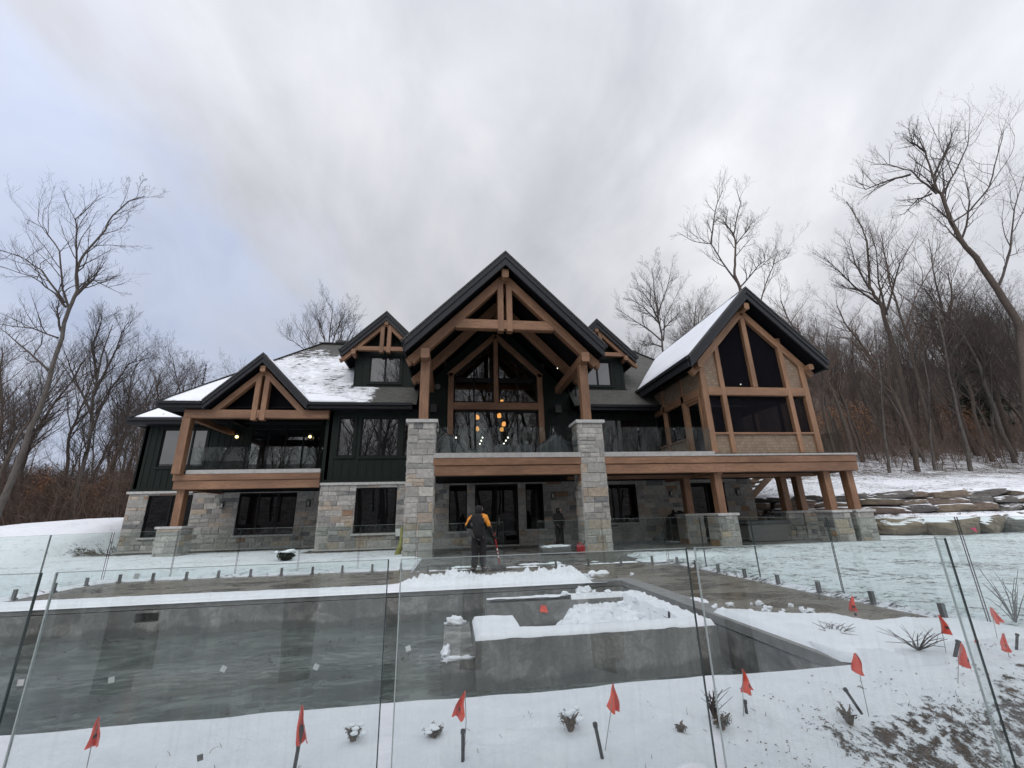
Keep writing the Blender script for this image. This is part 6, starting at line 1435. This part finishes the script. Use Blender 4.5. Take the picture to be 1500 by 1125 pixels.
def person(base, rz, label, P, jacketcol, trcol, hoodcol, hand_tool=None):
    o = empty('person', tuple(base), label, 'person'); o.rotation_euler = (0, 0, rz)
    V = []; E_ = []
    def add(pt, r, r2=None, prev=None):
        V.append((*pt, r, r2 or r)); 
        if prev is not None: E_.append((prev, len(V)-1))
        return len(V)-1
    pel = add(P['pelvis'], .08, .07); sp_ = add(P['waist'], .08, .07, pel); ch = add(P['chest'], .11, .09, sp_); nk = add(P['neck'], .05, .05, ch); h1 = add(P['head'], .078, .092, nk); h2 = add(P['crown'], .055, .065, h1)
    fc = add((P['head'][0]+P['face'][0]*.085, P['head'][1]+P['face'][1]*.085, P['head'][2]-.03), .038, .03, h1)
    nose_ = add((P['head'][0]+P['face'][0]*.125, P['head'][1]+P['face'][1]*.125, P['head'][2]-.015), .010, .010, fc)
    for s in ('l', 'r'):
        sh = add(P[s+'sh'], .06, .055, ch); el = add(P[s+'el'], .042, .042, sh); wr = add(P[s+'wr'], .028, .026, el); pm = add(P[s+'ha'], .036, .020, wr)
        d = (Vector(P[s+'ha'])-Vector(P[s+'wr'])).normalized(); sd_ = d.cross(Vector((0, 1, .2))).normalized()
        for q, L in enumerate((.062, .072, .068, .052)):
            b0 = Vector(P[s+'ha']) + sd_*(q-1.5)*.019 + d*.02; f1 = add(tuple(b0 + d*L*.5), .009, .009, pm); add(tuple(b0 + d*L*.8 + Vector((0, .012, -.01))), .007, .007, f1)
        t1 = add(tuple(Vector(P[s+'ha']) - sd_*.04 + d*.005), .010, .010, pm); add(tuple(Vector(P[s+'ha']) - sd_*.048 + d*.04), .008, .008, t1)
        hp = add(P[s+'hip'], .055, .055, pel); kn = add(P[s+'kn'], .05, .05, hp); an = add(P[s+'an'], .04, .04, kn); add(P[s+'to'], .035, .03, an)
    skinned('body', V, E_, M['skin'], o, 2)
    # jacket
    V = []; E_ = []
    pel = add((P['pelvis'][0], P['pelvis'][1], P['pelvis'][2]-.16), .20, .165); sp_ = add(P['waist'], .180, .145, pel); ch = add(P['chest'], .205, .15, sp_); nk = add((P['neck'][0], P['neck'][1], P['neck'][2]-.0), .10, .095, ch)
    for s in ('l', 'r'):
        sh = add(P[s+'sh'], .092, .09, ch); el = add(P[s+'el'], .070, .070, sh); add(tuple(Vector(P[s+'wr'])*.92 + Vector(P[s+'el'])*.08), .052, .052, el)
    skinned('jacket', V, E_, M['cloth'], o, 2, jacketcol, jit=.022)
    V = []; E_ = []
    pel = add((P['pelvis'][0], P['pelvis'][1], P['pelvis'][2]+.04), .17, .14)
    for s in ('l', 'r'):
        hp = add((P[s+'hip'][0], P[s+'hip'][1], P[s+'hip'][2]-.05), .112, .115, pel); kn = add(P[s+'kn'], .092, .095, hp); add((P[s+'an'][0], P[s+'an'][1], P[s+'an'][2]+.0), .082, .088, kn)
    skinned('trousers', V, E_, M['cloth'], o, 2, trcol, jit=.018)
    for s in ('l', 'r'):
        V = []; E_ = []; a = add((P[s+'an'][0], P[s+'an'][1], P[s+'an'][2]+.02), .062); b_ = add((P[s+'an'][0], P[s+'an'][1]-.02, .055), .052, .05, a); c = Vector(P[s+'to']); add((c.x, c.y, .048), .048, .045, b_)
        skinned('boot', V, E_, M['black'], o, 1)
    V = []; E_ = []; f = P['face']; a = add((P['neck'][0], P['neck'][1], P['neck'][2]-.05), .10, .10); b_ = add((P['head'][0]-f[0]*.045, P['head'][1]-f[1]*.045, P['head'][2]+.01), .122, .122, a); add((P['crown'][0]-f[0]*.04, P['crown'][1]-f[1]*.04, P['crown'][2]+.025), .09, .09, b_)
    skinned('hood', V, E_, M['cloth'], o, 2, hoodcol)
    for s in ('l', 'r'):   # gloves follow palm and fingers
        V = []; E_ = []; d = (Vector(P[s+'ha'])-Vector(P[s+'wr'])).normalized(); sd_ = d.cross(Vector((0, 1, .2))).normalized(); w_ = add(tuple(Vector(P[s+'wr'])*.9 + Vector(P[s+'el'])*.1), .045); pm = add(P[s+'ha'], .045, .030, w_)
        for q, L in enumerate((.062, .072, .068, .052)):
            b0 = Vector(P[s+'ha']) + sd_*(q-1.5)*.023 + d*.02; f1 = add(tuple(b0 + d*L*.55), .0125, .0125, pm); add(tuple(b0 + d*L*.85 + Vector((0, .02, -.015))), .010, .010, f1)
        t1 = add(tuple(Vector(P[s+'ha']) - sd_*.05 + d*.005), .013, .013, pm); add(tuple(Vector(P[s+'ha']) - sd_*.058 + d*.04), .011, .011, t1)
        skinned('glove', V, E_, M['black'], o, 1)
    return o
blk = (.012, .012, .014)
def jc(co):
    x, y, z = co
    # orange raglan yokes over both shoulders, black centre back
    if x > 0 and 1.19 < z < 1.54 and x > .095 + (1.5-z)*.42 and x < .25 + (1.5-z)*.45: return (.80, .31, .04)
    if x < 0 and 1.18 < z < 1.52 and -x > .185 + (1.5-z)*.60: return (.80, .31, .04)
    return blk
P1 = dict(pelvis=(0, 0, .96), waist=(-.01, .0, 1.12), chest=(0, .01, 1.33), neck=(.02, .03, 1.53), head=(.035, .05, 1.655), crown=(.04, .05, 1.74), face=(.75, .66),
  lsh=(-.19, .02, 1.43), lel=(-.33, .06, 1.22), lwr=(-.22, .28, 1.16), lha=(-.17, .35, 1.15), rsh=(.20, .01, 1.43), rel=(.30, .00, 1.14), rwr=(.42, .10, .93), rha=(.47, .13, .87),
  lhip=(-.10, 0, .90), lkn=(-.10, .03, .50), lan=(-.12, -.02, .11), lto=(-.19, .13, .05), rhip=(.10, 0, .90), rkn=(.12, .05, .50), ran=(.12, .0, .11), rto=(.22, .13, .05))
pb = Vector((.70, 12.55, 0)); who = person(pb, 0, 'worker seen from behind in black jacket with orange shoulders, holding a red shovel', P1, jc, lambda c: (.016, .016, .019), lambda c: blk)
SH = empty('snow_shovel', tuple(pb + Vector((.55, .2, 0))), 'snow shovel with a red handle held in the worker\'s right hand', 'shovel')
q = pb; k = MB(); k.tube([q + Vector((.455, .13, 1.0)), q + Vector((.50, .145, .72)), q + Vector((.60, .20, .16))], .020, 8); k.build('shaft', M['red'], SH)
k = MB()
for t in (.45, .62, .80): c = (q + Vector((.50, .145, .72))).lerp(q + Vector((.60, .20, .16)), t-.2); k.tube([c, c + Vector((.010, .005, -.05))], .0215, 8)
k.build('reflective_band', M['white'], SH)
k = MB(); k.prism([(0, 0), (.10, .02), (.20, .10), (.22, .10), (.12, 0), (0, -.015)], -.22, .22); 
for i, v in enumerate(k.v): k.v[i] = (q.x + .56 + v[1]*1.0, q.y + .12 + v[0]*1.1, .03 + v[2])
k.build('scoop', M['black'], SH)
P2_ = dict(pelvis=(0, 0, .98), waist=(0, .0, 1.14), chest=(.0, .0, 1.36), neck=(.02, -.01, 1.55), head=(.05, -.03, 1.665), crown=(.045, -.03, 1.75), face=(.85, -.5),
  lsh=(-.17, .03, 1.45), lel=(-.21, -.04, 1.16), lwr=(-.08, -.20, 1.02), lha=(-.03, -.24, .98), rsh=(.16, -.04, 1.45), rel=(.22, -.06, 1.15), rwr=(.18, -.20, .98), rha=(.16, -.25, .92),
  lhip=(-.09, 0, .92), lkn=(-.08, -.03, .52), lan=(-.08, .02, .11), lto=(-.04, -.13, .05), rhip=(.09, 0, .92), rkn=(.11, -.04, .52), ran=(.12, .01, .11), rto=(.18, -.13, .05))
person((4.66, 19.5, -.02), 0, 'second worker all in black standing in the shade under the deck by the right column', P2_, lambda c: (.008, .008, .009), lambda c: (.008, .008, .009), lambda c: (.008, .008, .009))
